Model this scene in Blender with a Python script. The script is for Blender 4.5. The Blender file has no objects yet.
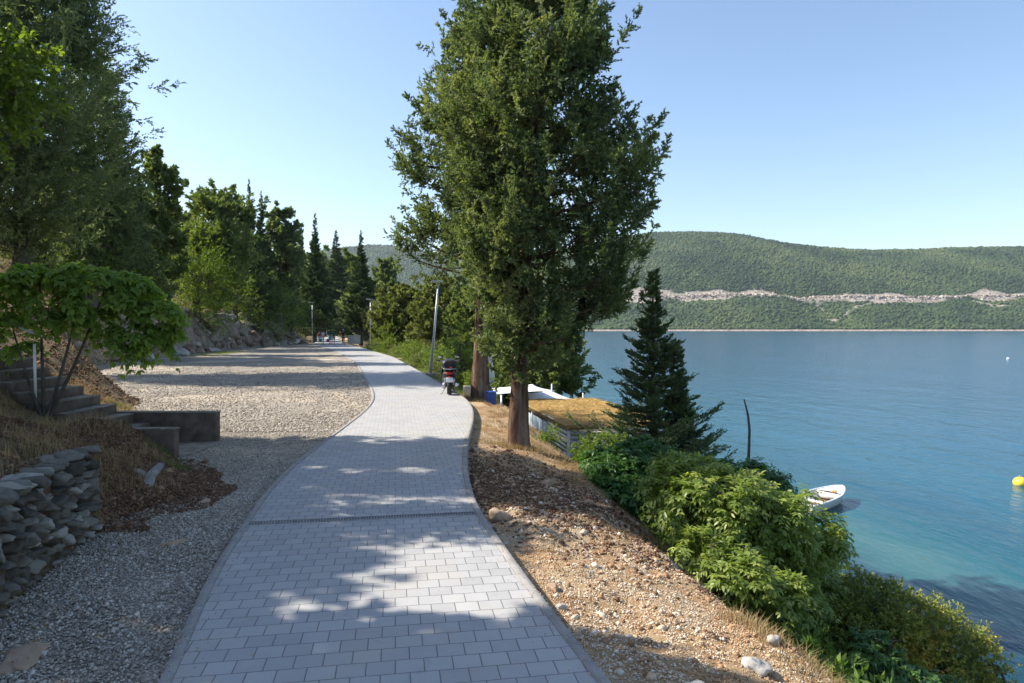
import bpy, math
import numpy as np
from mathutils import Vector

# ------------------------------------------------------------------ basics
H, F, CX, HY = 2.1, 683.0, 512.0, 327.5      # eye height, focal length in px, picture centre, horizon row
SEA = -5.9
scene = bpy.context.scene
C = bpy.data.collections.new('place'); scene.collection.children.link(C)
C = scene.collection

def wp(px, py, z=0.0):
    d = (H - z) * F / (py - HY)
    return (px - CX) * d / F, d
def at(px, py, d):
    return (px - CX) * d / F, d, H + (HY - py) / F * d

def nrm(a):
    a = np.asarray(a, float)
    return a / np.maximum(np.linalg.norm(a, axis=-1, keepdims=True), 1e-9)

def _hash(ix, iy, seed):
    h = (ix.astype(np.int64) * 374761393 + iy.astype(np.int64) * 668265263 + seed * 1442695041) & 0xFFFFFFFF
    h = ((h ^ (h >> 13)) * 1274126177) & 0xFFFFFFFF
    h = h ^ (h >> 16)
    return (h & 0xFFFF) / 65535.0
def vnoise(x, y, seed=0):
    x = np.asarray(x, float); y = np.asarray(y, float)
    ix = np.floor(x); iy = np.floor(y); fx = x - ix; fy = y - iy
    fx = fx * fx * (3 - 2 * fx); fy = fy * fy * (3 - 2 * fy)
    a = _hash(ix, iy, seed); b = _hash(ix + 1, iy, seed); c = _hash(ix, iy + 1, seed); d = _hash(ix + 1, iy + 1, seed)
    return (a * (1 - fx) + b * fx) * (1 - fy) + (c * (1 - fx) + d * fx) * fy
def fbm(x, y, oct=4, seed=0, gain=.5):
    s = 0; a = 1.0; t = 0
    x = np.asarray(x, float); y = np.asarray(y, float)
    for i in range(oct):
        s = s + a * vnoise(x, y, seed + i * 17); t += a; a *= gain; x = x * 2.03 + 5.1; y = y * 2.03 + 1.7
    return s / t * 2 - 1
def sst(a, b, x):
    t = np.clip((np.asarray(x, float) - a) / (b - a), 0, 1); return t * t * (3 - 2 * t)

# ------------------------------------------------------------------ mesh builder
class Geo:
    def __init__(s): s.V = []; s.Q = []; s.T = []; s.c = []; s.n = 0; s.uv = None
    def add(s, V, Q=None, T=None, tint=0.5):
        V = np.asarray(V, float).reshape(-1, 3)
        if Q is not None and len(Q): s.Q.append(np.asarray(Q, np.int64).reshape(-1, 4) + s.n)
        if T is not None and len(T): s.T.append(np.asarray(T, np.int64).reshape(-1, 3) + s.n)
        s.V.append(V); s.n += len(V)
        s.c.append(np.broadcast_to(np.asarray(tint, float), (len(V),)).copy())
        return s
    def build(s, name, mat, parent=None, smooth=False, loc=None, rotz=0.0, bevel=0):
        V = np.concatenate(s.V); me = bpy.data.meshes.new(name)
        Q = np.concatenate(s.Q) if s.Q else np.zeros((0, 4), np.int64)
        T = np.concatenate(s.T) if s.T else np.zeros((0, 3), np.int64)
        me.vertices.add(len(V)); me.vertices.foreach_set('co', V.astype(np.float32).ravel())
        li = np.concatenate([Q.ravel(), T.ravel()]).astype(np.int32)
        st = np.concatenate([np.arange(len(Q)) * 4, len(Q) * 4 + np.arange(len(T)) * 3]).astype(np.int32)
        me.loops.add(len(li)); me.loops.foreach_set('vertex_index', li)
        me.polygons.add(len(st)); me.polygons.foreach_set('loop_start', st)
        if smooth: me.polygons.foreach_set('use_smooth', np.ones(len(st), bool))
        at_ = me.attributes.new('tint', 'FLOAT', 'POINT'); at_.data.foreach_set('value', np.concatenate(s.c).astype(np.float32))
        me.update(calc_edges=True); me.validate()
        if mat is not None: me.materials.append(mat)
        o = bpy.data.objects.new(name, me); C.objects.link(o)
        if parent is not None: o.parent = parent
        if loc is not None: o.location = loc
        if rotz: o.rotation_euler = (0, 0, rotz)
        if bevel:
            m = o.modifiers.new('bevel', 'BEVEL'); m.width = bevel; m.segments = 2; m.limit_method = 'ANGLE'
        return o

def tag(o, label, cat, group=None):
    o['label'] = label; o['category'] = cat
    if group: o['group'] = group
    return o
def thing(name, label, cat, loc=(0, 0, 0), rotz=0, group=None):
    o = bpy.data.objects.new(name, None); C.objects.link(o); o.empty_display_size = .2
    o.location = loc; o.rotation_euler = (0, 0, rotz)
    return tag(o, label, cat, group)
def struct(o, k='structure', label=None):
    o['kind'] = k
    if label: o['label'] = label
    return o

BOXQ = [[0,3,2,1],[4,5,6,7],[0,1,5,4],[1,2,6,5],[2,3,7,6],[3,0,4,7]]
def box(g, c, s, rz=0, tint=.5, rx=0, ry=0):
    x, y, z = np.array(s) / 2
    V = np.array([[-x,-y,-z],[x,-y,-z],[x,y,-z],[-x,y,-z],[-x,-y,z],[x,-y,z],[x,y,z],[-x,y,z]])
    for a, (i, j) in ((rx, (1, 2)), (ry, (2, 0)), (rz, (0, 1))):
        if a:
            ca, sa = math.cos(a), math.sin(a); p, q = V[:, i].copy(), V[:, j].copy()
            V[:, i] = p * ca - q * sa; V[:, j] = p * sa + q * ca
    g.add(V + np.array(c), BOXQ, tint=tint); return g
def tube(g, P, R, n=8, tint=.5, cap=True, rough=0, rng=None, flute=0):
    P = np.asarray(P, float); m = len(P); R = np.broadcast_to(np.asarray(R, float), (m,))
    D = nrm(np.gradient(P, axis=0)); up = np.array([0, 0, 1.0]) if abs(D[0, 2]) < .9 else np.array([1.0, 0, 0])
    A = nrm(np.cross(D, up)); B = np.cross(D, A)
    th = np.linspace(0, 2 * np.pi, n, endpoint=False)
    rr = np.ones((m, n))
    if rough and rng is not None:
        ring = 1 + rough * rng.normal(size=n)
        rr = rr * (.5 + .5 * ring)[None] * (1 + rough * .5 * rng.normal(size=(m, n)))
    if flute: rr = rr * (1 + flute * np.cos(th * 5 + 1)[None] + flute * .6 * np.cos(th * 9)[None])
    V = P[:, None] + (R[:, None] * rr)[..., None] * (np.cos(th)[None, :, None] * A[:, None] + np.sin(th)[None, :, None] * B[:, None])
    i = np.arange(m - 1)[:, None] * n; j = np.arange(n)[None]; k = (j + 1) % n
    Q = np.stack([i + j, i + k, i + n + k, i + n + j], -1).reshape(-1, 4)
    V = V.reshape(-1, 3); T = None
    if cap:
        V = np.concatenate([V, P[:1], P[-1:]])
        a = np.arange(n); b = (a + 1) % n
        T = np.concatenate([np.stack([b, a, np.full(n, m * n)], -1), np.stack([(m - 1) * n + a, (m - 1) * n + b, np.full(n, m * n + 1)], -1)])
    g.add(V, Q, T, tint=tint); return g
def bez(p0, p1, p2, n=8):
    t = np.linspace(0, 1, n)[:, None]; p0, p1, p2 = map(np.array, (p0, p1, p2))
    return (1 - t) ** 2 * p0 + 2 * t * (1 - t) * p1 + t * t * p2
OCT = np.array([[1,0,0],[-1,0,0],[0,1,0],[0,-1,0],[0,0,1],[0,0,-1]], float)
OCTF = np.array([[0,2,4],[2,1,4],[1,3,4],[3,0,4],[2,0,5],[1,2,5],[3,1,5],[0,3,5]])
def ico(sub=1):
    t = (1 + 5 ** .5) / 2
    V = [[-1,t,0],[1,t,0],[-1,-t,0],[1,-t,0],[0,-1,t],[0,1,t],[0,-1,-t],[0,1,-t],[t,0,-1],[t,0,1],[-t,0,-1],[-t,0,1]]
    Fc = [[0,11,5],[0,5,1],[0,1,7],[0,7,10],[0,10,11],[1,5,9],[5,11,4],[11,10,2],[10,7,6],[7,1,8],[3,9,4],[3,4,2],[3,2,6],[3,6,8],[3,8,9],[4,9,5],[2,4,11],[6,2,10],[8,6,7],[9,8,1]]
    V = [list(nrm(v)) for v in V]
    for _ in range(sub):
        mid = {}; nf = []
        def m(a, b):
            k = (min(a, b), max(a, b))
            if k not in mid:
                V.append(list(nrm((np.array(V[a]) + np.array(V[b])) / 2))); mid[k] = len(V) - 1
            return mid[k]
        for a, b, c in Fc:
            x, y, z = m(a, b), m(b, c), m(c, a); nf += [[a, x, z], [b, y, x], [c, z, y], [x, y, z]]
        Fc = nf
    return np.array(V), np.array(Fc)
I0, I1, I2, I3 = ico(0), ico(1), ico(2), ico(3)
def blobs(g, P, S, base, rng, jit=.25, tint=None, flat=1.0):
    """many deformed pebbles / clumps at once. P (n,3), S (n,) or (n,3)"""
    V0, F0 = base; n = len(P); S = np.asarray(S, float)
    if S.ndim == 1: S = np.stack([S, S * rng.uniform(.6, 1.1, n), S * rng.uniform(.45, .8, n) * flat], -1)
    V = V0[None] * (1 + jit * rng.normal(size=(n, len(V0), 1))) * S[:, None]
    a = rng.uniform(0, 2 * np.pi, n); ca, sa = np.cos(a)[:, None], np.sin(a)[:, None]
    x = V[..., 0] * ca - V[..., 1] * sa; y = V[..., 0] * sa + V[..., 1] * ca
    V = np.stack([x, y, V[..., 2]], -1)
    b = rng.normal(0, .35, n); cb, sb = np.cos(b)[:, None], np.sin(b)[:, None]
    y, z = V[..., 1] * cb - V[..., 2] * sb, V[..., 1] * sb + V[..., 2] * cb
    V = np.stack([V[..., 0], y, z], -1) + np.asarray(P)[:, None]
    T = F0[None] + (np.arange(n) * len(V0))[:, None, None]
    t = rng.uniform(0, 1, n) if tint is None else tint
    g.add(V.reshape(-1, 3), None, T.reshape(-1, 3), tint=np.repeat(t, len(V0)))
def rock(g, c, s, rng, base=None, rough=.13, tint=.5, flatz=None):
    V, Fc = base or I3
    V = V.copy(); d = np.zeros(len(V))
    for _ in range(15):                             # cut facets so that it reads as broken stone
        nn = nrm(rng.normal(size=3)); cut = rng.uniform(.42, .82); h = V @ nn
        V -= np.clip(h - cut, 0, None)[:, None] * nn * .85
    o = rng.uniform(0, 50, 3)
    d = rough * (fbm(V[:, 0] * 2.3 + o[0], V[:, 1] * 2.3 + V[:, 2] * 1.7 + o[1], 3, 3) + .5 * fbm(V[:, 2] * 5 + o[2], V[:, 0] * 5 - V[:, 1] * 4, 2, 9))
    V = V * (1 + d[:, None]) * np.array(s)
    a = rng.uniform(0, 6.28); ca, sa = math.cos(a), math.sin(a)
    if flatz is None: V = np.stack([V[:, 0] * ca - V[:, 1] * sa, V[:, 0] * sa + V[:, 1] * ca, V[:, 2]], -1)
    g.add(V + np.array(c), None, Fc, tint=tint)

# ------------------------------------------------------------------ materials
def newmat(name):
    m = bpy.data.materials.new(name); m.use_nodes = True; nt = m.node_tree
    b = nt.nodes['Principled BSDF']; return m, nt, b
def N(nt, t, **kw):
    n = nt.nodes.new(t)
    for k, v in kw.items():
        if k in ('op',): n.operation = v
        elif k == 'ins':
            for a, b in v.items():
                if hasattr(b, 'is_linked') or isinstance(b, bpy.types.NodeSocket): nt.links.new(b, n.inputs[a])
                else: n.inputs[a].default_value = b
        else: setattr(n, k, v)
    return n
def ramp(nt, fac, stops, interp='LINEAR'):
    r = nt.nodes.new('ShaderNodeValToRGB'); r.color_ramp.interpolation = interp
    e = r.color_ramp.elements
    while len(e) < len(stops): e.new(.5)
    for i, (p, c) in enumerate(stops): e[i].position = p; e[i].color = (*c, 1) if len(c) == 3 else c
    nt.links.new(fac, r.inputs[0]); return r.outputs[0]
def noise(nt, scale, detail=4, rough=.55, vec=None, dist=0, out=0):
    n = nt.nodes.new('ShaderNodeTexNoise'); n.inputs['Scale'].default_value = scale; n.inputs['Detail'].default_value = detail
    n.inputs['Roughness'].default_value = rough; n.inputs['Distortion'].default_value = dist
    if vec is not None: nt.links.new(vec, n.inputs['Vector'])
    return n.outputs[out]
def mixc(nt, f, a, b, mode='MIX'):
    m = nt.nodes.new('ShaderNodeMix'); m.data_type = 'RGBA'; m.blend_type = mode
    for i, v in ((0, f), (6, a), (7, b)):
        if isinstance(v, bpy.types.NodeSocket): nt.links.new(v, m.inputs[i])
        elif i == 0: m.inputs[0].default_value = v
        else: m.inputs[i].default_value = (*v, 1)
    return m.outputs[2]
def math_(nt, op, a, b=0.0, c=None):
    m = nt.nodes.new('ShaderNodeMath'); m.operation = op
    for i, v in ((0, a), (1, b), (2, c)):
        if v is None: continue
        if isinstance(v, bpy.types.NodeSocket): nt.links.new(v, m.inputs[i])
        else: m.inputs[i].default_value = v
    return m.outputs[0]
def bump(nt, b, h, strength=.5, dist=.02, prev=None):
    n = nt.nodes.new('ShaderNodeBump'); n.inputs['Strength'].default_value = strength; n.inputs['Distance'].default_value = dist
    nt.links.new(h, n.inputs['Height'])
    if prev is not None: nt.links.new(prev, n.inputs['Normal'])
    nt.links.new(n.outputs[0], b.inputs['Normal']); return n.outputs[0]
def attr(nt, name='tint'):
    n = nt.nodes.new('ShaderNodeAttribute'); n.attribute_name = name; return n.outputs['Fac']
def geo_pos(nt):
    return nt.nodes.new('ShaderNodeNewGeometry').outputs['Position']
def objc(nt):
    return nt.nodes.new('ShaderNodeTexCoord').outputs['Object']

def foliage(name, stops, trans=.3, rough=.6, tcol=None, nscale=1.5, spec=.3):
    m, nt, b = newmat(name)
    t = attr(nt); nz = noise(nt, nscale, 3, .6, objc(nt))
    f = math_(nt, 'ADD', math_(nt, 'MULTIPLY', t, .75), math_(nt, 'MULTIPLY', math_(nt, 'SUBTRACT', nz, .25), .5))
    col = ramp(nt, f, stops)
    nt.links.new(col, b.inputs['Base Color']); b.inputs['Roughness'].default_value = rough
    b.inputs['Specular IOR Level'].default_value = spec
    tr = nt.nodes.new('ShaderNodeBsdfTranslucent')
    tc = mixc(nt, 1.0, col, tcol or (1.5, 1.6, .6), 'MULTIPLY')
    nt.links.new(tc, tr.inputs[0])
    mx = nt.nodes.new('ShaderNodeMixShader'); mx.inputs[0].default_value = trans
    nt.links.new(b.outputs[0], mx.inputs[1]); nt.links.new(tr.outputs[0], mx.inputs[2])
    nt.links.new(mx.outputs[0], nt.nodes['Material Output'].inputs[0]); return m
def plain(name, col, rough=.6, metal=0, var=.12, scale=8, bumps=0, spec=.5, bscale=40):
    m, nt, b = newmat(name); v = noise(nt, scale, 5, .6, objc(nt))
    c0 = tuple(max(0, x * (1 - var)) for x in col); c1 = tuple(min(1, x * (1 + var)) for x in col)
    nt.links.new(ramp(nt, v, [(.3, c0), (.7, c1)]), b.inputs['Base Color'])
    b.inputs['Roughness'].default_value = rough; b.inputs['Metallic'].default_value = metal; b.inputs['Specular IOR Level'].default_value = spec
    if bumps: bump(nt, b, noise(nt, bscale, 6, .65, objc(nt)), bumps, .02)
    return m

M = {}
M['cyp'] = foliage('cypress_foliage', [(.0, (0.150, 0.106, 0.056)), (.12, (0.062, 0.088, 0.043)), (.4, (0.131, 0.175, 0.075)), (.7, (0.237, 0.281, 0.119)), (1, (0.388, 0.388, 0.188))], .32, .62, nscale=1.2)
M['dark'] = foliage('dark_conifer_foliage', [(.1, (0.072, 0.096, 0.050)), (.5, (0.138, 0.180, 0.084)), (1, (0.240, 0.276, 0.132))], .35, .6, nscale=.7)
M['spruce'] = foliage('spruce_foliage', [(.1, (0.044, 0.075, 0.033)), (.6, (0.094, 0.138, 0.056)), (1, (0.175, 0.219, 0.088))], .12, .6, nscale=1)
M['pine'] = foliage('pine_foliage', [(.1, (0.092, 0.127, 0.041)), (.5, (0.155, 0.201, 0.069)), (1, (0.253, 0.287, 0.115))], .32, .6, nscale=.6)
M['olive'] = foliage('yellow_pine_foliage', [(.1, (.11, .13, .04)), (.5, (.19, .215, .07)), (1, (.28, .29, .12))], .25, .6, nscale=.6)
M['bright'] = foliage('bright_leaves', [(.1, (.08, .125, .02)), (.5, (.145, .2, .035)), (1, (.26, .31, .06))], .45, .5, nscale=.8)
M['mulb'] = foliage('mulberry_leaves', [(.1, (.12, .19, .035)), (.5, (.2, .29, .06)), (1, (.33, .4, .1))], .5, .5, nscale=.8)
M['shrub'] = foliage('shrub_leaves', [(.1, (0.069, 0.121, 0.030)), (.5, (0.127, 0.196, 0.048)), (1, (0.230, 0.299, 0.086))], .35, .5, nscale=.8)
M['ash'] = foliage('pinnate_leaves', [(.05, (.08, .13, .022)), (.45, (.18, .245, .045)), (.8, (.32, .37, .09)), (1, (.5, .5, .22))], .42, .45, nscale=1.4, spec=.5)
M['ashdark'] = foliage('deep_green_leaves', [(.05, (0.037, 0.100, 0.022)), (.5, (0.069, 0.156, 0.035)), (1, (0.138, 0.237, 0.062))], .35, .45, nscale=1.4, spec=.5)
M['orange'] = foliage('mastic_leaves', [(.05, (0.088, 0.121, 0.028)), (.4, (0.220, 0.253, 0.055)), (.62, (0.374, 0.330, 0.066)), (.85, (0.550, 0.264, 0.055)), (1, (0.605, 0.242, 0.055))], .3, .5, nscale=2.2)
M['drygrass'] = foliage('dry_grass', [(.1, (.2, .13, .06)), (.5, (.36, .26, .12)), (.85, (.46, .36, .2)), (1, (.2, .24, .08))], .3, .7, tcol=(1.1, 1, .8))
M['greengrass'] = foliage('green_grass', [(.1, (.07, .1, .03)), (.6, (.14, .19, .05)), (1, (.3, .26, .12))], .35, .7)
M['maquis'] = foliage('maquis_foliage', [(.1, (.012, .03, .007)), (.5, (.034, .062, .014)), (1, (.09, .11, .03))], .0, .8, nscale=.01)

def bark(name, stops, s=6, str_=.9):
    m, nt, b = newmat(name)
    mp = N(nt, 'ShaderNodeMapping', ins={'Vector': objc(nt), 'Scale': (1, 1, .16)})
    n1 = noise(nt, s, 8, .7, mp.outputs[0], .6); n2 = noise(nt, 1.6, 3, .5, mp.outputs[0])
    f = math_(nt, 'ADD', math_(nt, 'MULTIPLY', n1, .7), math_(nt, 'MULTIPLY', n2, .4))
    nt.links.new(ramp(nt, f, stops), b.inputs['Base Color']); b.inputs['Roughness'].default_value = .9
    b.inputs['Specular IOR Level'].default_value = .2
    bump(nt, b, n1, str_, .08); return m
M['bark'] = bark('cypress_bark', [(.38, (.018, .011, .008)), (.5, (.08, .045, .028)), (.58, (.17, .1, .065)), (.7, (.26, .21, .17))], 9, 1.0)
M['bark2'] = bark('grey_bark', [(.3, (.03, .025, .02)), (.6, (.12, .1, .08)), (.8, (.2, .17, .14))], 7)
M['deadwood'] = bark('bleached_wood', [(.3, (.12, .1, .09)), (.55, (.32, .3, .28)), (.8, (.5, .48, .45))], 5)

# paving
def paver_mat():
    m, nt, b = newmat('concrete_pavers')
    mp = N(nt, 'ShaderNodeMapping', ins={'Vector': geo_pos(nt), 'Rotation': (0, 0, math.radians(-9.7))})
    br = nt.nodes.new('ShaderNodeTexBrick'); nt.links.new(mp.outputs[0], br.inputs['Vector'])
    br.offset = .5; br.offset_frequency = 2
    for k, v in {'Scale': 1.0, 'Mortar Size': .0042, 'Mortar Smooth': .35, 'Bias': 0, 'Brick Width': .178, 'Row Height': .168}.items(): br.inputs[k].default_value = v
    br.inputs['Color1'].default_value = (.3, .3, .3, 1); br.inputs['Color2'].default_value = (.7, .7, .7, 1); br.inputs['Mortar'].default_value = (.5, .5, .5, 1)
    fine = noise(nt, 160, 6, .75, geo_pos(nt)); mid = noise(nt, 6, 5, .6, geo_pos(nt)); big = noise(nt, .7, 4, .55, geo_pos(nt))
    v = N(nt, 'ShaderNodeSeparateColor', ins={0: br.outputs['Color']}).outputs[0]
    f = math_(nt, 'ADD', math_(nt, 'MULTIPLY', v, .42), math_(nt, 'MULTIPLY', fine, .35))
    f = math_(nt, 'ADD', f, math_(nt, 'MULTIPLY', mid, .22)); f = math_(nt, 'ADD', f, math_(nt, 'MULTIPLY', big, .22))
    col = ramp(nt, f, [(.3, (.25, .248, .25)), (.6, (.36, .355, .348)), (.95, (.47, .462, .445))])
    dust = ramp(nt, noise(nt, .9, 6, .7, geo_pos(nt), .8), [(.5, (0, 0, 0)), (.75, (.7, .7, .7))])
    col = mixc(nt, dust, col, (.4, .36, .29))
    stain = ramp(nt, noise(nt, 2.3, 5, .65, geo_pos(nt), 1.2), [(.64, (0, 0, 0)), (.72, (.4, .4, .4))])
    col = mixc(nt, stain, col, (.2, .195, .19))
    col = mixc(nt, math_(nt, 'MULTIPLY', br.outputs['Fac'], .85), col, (.12, .115, .11))
    nt.links.new(col, b.inputs['Base Color']); b.inputs['Roughness'].default_value = .85; b.inputs['Specular IOR Level'].default_value = .35
    h = math_(nt, 'SUBTRACT', math_(nt, 'MULTIPLY', fine, .12), br.outputs['Fac'])
    h = math_(nt, 'ADD', h, math_(nt, 'MULTIPLY', v, .6))
    bump(nt, b, h, .6, .006); return m
M['paver'] = paver_mat()
def conc(name, a, bcol, s=3, bs=.4):
    m, nt, b = newmat(name)
    n1 = noise(nt, s, 7, .65, geo_pos(nt), .4); n2 = noise(nt, 90, 5, .7, geo_pos(nt))
    f = math_(nt, 'ADD', math_(nt, 'MULTIPLY', n1, .75), math_(nt, 'MULTIPLY', n2, .25))
    nt.links.new(ramp(nt, f, [(.35, a), (.65, bcol)]), b.inputs['Base Color']); b.inputs['Roughness'].default_value = .9
    bump(nt, b, n2, bs, .01); return m
M['kerb'] = conc('kerb_concrete', (.2, .195, .185), (.33, .315, .295), 5)
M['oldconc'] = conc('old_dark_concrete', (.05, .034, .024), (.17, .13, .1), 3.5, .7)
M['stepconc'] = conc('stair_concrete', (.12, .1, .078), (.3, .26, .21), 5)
M['paleconc'] = conc('pale_concrete', (.4, .38, .34), (.62, .6, .56), 5)

def gravel_mat(name, pal, scale=26, bigs=.5, patch=None):
    m, nt, b = newmat(name); P = geo_pos(nt)
    warp = N(nt, 'ShaderNodeVectorMath', operation='MULTIPLY_ADD', ins={0: noise(nt, 9, 3, .6, P, 0, 1), 1: (.06, .06, .06), 2: P}).outputs[0]
    vo = nt.nodes.new('ShaderNodeTexVoronoi'); vo.inputs['Scale'].default_value = scale; nt.links.new(warp, vo.inputs['Vector'])
    vo2 = nt.nodes.new('ShaderNodeTexVoronoi'); vo2.inputs['Scale'].default_value = scale * 2.7; nt.links.new(warp, vo2.inputs['Vector'])
    r = N(nt, 'ShaderNodeSeparateColor', ins={0: vo.outputs['Color']}).outputs[0]
    r2 = N(nt, 'ShaderNodeSeparateColor', ins={0: vo2.outputs['Color']}).outputs[1]
    big = noise(nt, bigs, 5, .6, P)
    f = math_(nt, 'ADD', math_(nt, 'MULTIPLY', r, .45), math_(nt, 'MULTIPLY', r2, .25)); f = math_(nt, 'ADD', f, math_(nt, 'MULTIPLY', big, .35))
    col = ramp(nt, f, pal)
    edge = ramp(nt, vo.outputs['Distance'], [(.35, (1, 1, 1)), (.75, (.45, .42, .4))])
    col = mixc(nt, .55, col, edge, 'MULTIPLY')
    if patch:
        pm = ramp(nt, noise(nt, patch[1], 6, .65, P, .5), [(patch[2], (0, 0, 0)), (patch[3], (1, 1, 1))])
        col = mixc(nt, pm, col, mixc(nt, .6, patch[0], mixc(nt, 1, col, (1.6, 1.6, 1.6), 'MULTIPLY'), 'MULTIPLY'))
    nt.links.new(col, b.inputs['Base Color']); b.inputs['Roughness'].default_value = .9; b.inputs['Specular IOR Level'].default_value = .3
    hh = math_(nt, 'SUBTRACT', math_(nt, 'ADD', math_(nt, 'MULTIPLY', r, .5), .5), math_(nt, 'ADD', vo.outputs['Distance'], math_(nt, 'MULTIPLY', vo2.outputs['Distance'], .5)))
    bump(nt, b, hh, .9, .03); return m
M['gravel'] = gravel_mat('grey_gravel', [(.2, (.2, .165, .125)), (.45, (.38, .33, .265)), (.7, (.53, .475, .395)), (.95, (.7, .65, .57))], 34, .35, ((.82, .72, .58), .3, .5, .62))
M['dirt'] = None
def ramp_stone(name, stops, rough=.85, bs=.3, s=40):
    m, nt, b = newmat(name); t = attr(nt); n1 = noise(nt, s, 5, .65, geo_pos(nt))
    f = math_(nt, 'ADD', math_(nt, 'MULTIPLY', t, .8), math_(nt, 'MULTIPLY', math_(nt, 'SUBTRACT', n1, .3), .5))
    nt.links.new(ramp(nt, f, stops), b.inputs['Base Color']); b.inputs['Roughness'].default_value = rough; b.inputs['Specular IOR Level'].default_value = .3
    bump(nt, b, n1, bs, .02); return m
M['pebble'] = ramp_stone('gravel_stone', [(0, (.17, .138, .105)), (.3, (.3, .255, .2)), (.6, (.43, .375, .3)), (.95, (.66, .6, .51))])
M['rubble'] = ramp_stone('rubble_stone', [(0, (.16, .075, .035)), (.25, (.42, .23, .11)), (.45, (.52, .36, .22)), (.65, (.6, .5, .38)), (.88, (.72, .66, .56))])
M['clod'] = ramp_stone('earth_clods', [(0, (.045, .022, .012)), (.5, (.13, .065, .035)), (.85, (.24, .14, .075)), (1, (.42, .28, .17))])
M['wallstone'] = ramp_stone('limestone_blocks', [(0, (.04, .034, .026)), (.3, (.1, .09, .072)), (.6, (.2, .185, .155)), (1, (.4, .37, .32))], bs=1.0, s=14)
M['rock'] = ramp_stone('pale_limestone', [(0, (.16, .14, .115)), (.4, (.36, .33, .29)), (.8, (.58, .55, .5)), (1, (.7, .68, .64))], bs=.7, s=7)
M['bankrock'] = ramp_stone('bank_rock', [(0, (.1, .065, .042)), (.4, (.24, .18, .13)), (.7, (.38, .33, .28)), (1, (.55, .51, .46))], bs=.7, s=5)
M['brownrock'] = ramp_stone('brown_rock', [(0, (.14, .08, .045)), (.5, (.3, .2, .125)), (1, (.48, .38, .28))], bs=.6, s=10)

def ground_mat():
    m, nt, b = newmat('slope_soil'); P = geo_pos(nt); k = attr(nt)    # tint: 0 earth+litter hillside, .5 orange dirt, 1 rock
    n1 = noise(nt, 1.3, 8, .65, P, .5); n2 = noise(nt, 14, 6, .7, P); n3 = noise(nt, 55, 5, .7, P)
    f = math_(nt, 'ADD', math_(nt, 'MULTIPLY', n1, .5), math_(nt, 'ADD', math_(nt, 'MULTIPLY', n2, .3), math_(nt, 'MULTIPLY', n3, .2)))
    hill = ramp(nt, f, [(.36, (.05, .035, .02)), (.47, (.13, .09, .05)), (.54, (.2, .15, .08)), (.6, (.13, .14, .05)), (.72, (.3, .25, .16))])
    dirt = ramp(nt, f, [(.36, (.2, .1, .05)), (.46, (.46, .29, .15)), (.55, (.58, .43, .26)), (.66, (.66, .56, .41))])
    rockc = ramp(nt, f, [(.36, (.09, .065, .045)), (.45, (.22, .17, .125)), (.55, (.34, .28, .22)), (.68, (.5, .45, .39))])
    a = mixc(nt, math_(nt, 'MINIMUM', math_(nt, 'MULTIPLY', k, 2.0), 1.0), hill, dirt)
    c = mixc(nt, math_(nt, 'MAXIMUM', math_(nt, 'SUBTRACT', math_(nt, 'MULTIPLY', k, 2.0), 1.0), 0.0), a, rockc)
    nt.links.new(c, b.inputs['Base Color']); b.inputs['Roughness'].default_value = .95; b.inputs['Specular IOR Level'].default_value = .2
    bump(nt, b, math_(nt, 'ADD', n2, n3), .9, .06); return m
M['dirt'] = ground_mat()

def water_mat():
    m, nt, b = newmat('sea_water'); P = geo_pos(nt)
    sep = N(nt, 'ShaderNodeSeparateXYZ', ins={0: P})
    k = math_(nt, 'ADD', math_(nt, 'MULTIPLY', sep.outputs[0], .966), math_(nt, 'MULTIPLY', sep.outputs[1], .258))
    wob = math_(nt, 'MULTIPLY', math_(nt, 'SUBTRACT', noise(nt, .13, 4, .6, P, .6), .5), 11)
    wob2 = math_(nt, 'MULTIPLY', math_(nt, 'SUBTRACT', noise(nt, .6, 3, .6, P), .5), 1.4)
    k = math_(nt, 'ADD', k, math_(nt, 'ADD', wob2, math_(nt, 'MULTIPLY', wob, .32)))
    kk = math_(nt, 'DIVIDE', k, 120.0)
    col = ramp(nt, kk, [(.0, (.01, .042, .065)), (.143, (.01, .045, .07)), (.15, (.03, .1, .108)), (.163, (.04, .12, .122)), (.18, (.012, .085, .108)), (.21, (.004, .062, .098)), (.26, (.003, .08, .128)), (.34, (.003, .074, .13)), (.55, (.004, .066, .13)), (1, (.005, .06, .128))])
    nt.links.new(col, b.inputs['Base Color'])
    b.inputs['IOR'].default_value = 1.33; b.inputs['Roughness'].default_value = .16; b.inputs['Specular IOR Level'].default_value = .3
    mp = N(nt, 'ShaderNodeMapping', ins={'Vector': P, 'Rotation': (0, 0, .5), 'Scale': (1, .45, 1)})
    w1 = noise(nt, 3.2, 5, .6, mp.outputs[0], .3); w2 = noise(nt, .55, 3, .5, mp.outputs[0], .4); w3 = noise(nt, .05, 3, .5, mp.outputs[0])
    h = math_(nt, 'ADD', math_(nt, 'MULTIPLY', w1, .09), math_(nt, 'MULTIPLY', w2, .35)); h = math_(nt, 'ADD', h, math_(nt, 'MULTIPLY', w3, .8))
    bump(nt, b, h, 1.0, .42); return m
M['water'] = water_mat()
M['white'] = plain('white_paint', (.78, .78, .76), .45, 0, .06, 5)
M['hull'] = plain('boat_hull_paint', (.74, .74, .72), .3, 0, .08, 3)
M['galv'] = plain('galvanised_steel', (.42, .43, .44), .45, .6, .1, 6)
M['bluepaint'] = plain('blue_plastic', (.02, .07, .3), .4, 0, .12, 4)
M['teal'] = plain('blue_tarp', (.3, .38, .44), .6, 0, .15, 3)
M['sail'] = plain('white_canvas', (.82, .82, .8), .8, 0, .04, 3)
M['black'] = plain('black_plastic', (.012, .012, .014), .5, 0, .2, 9)
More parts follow.
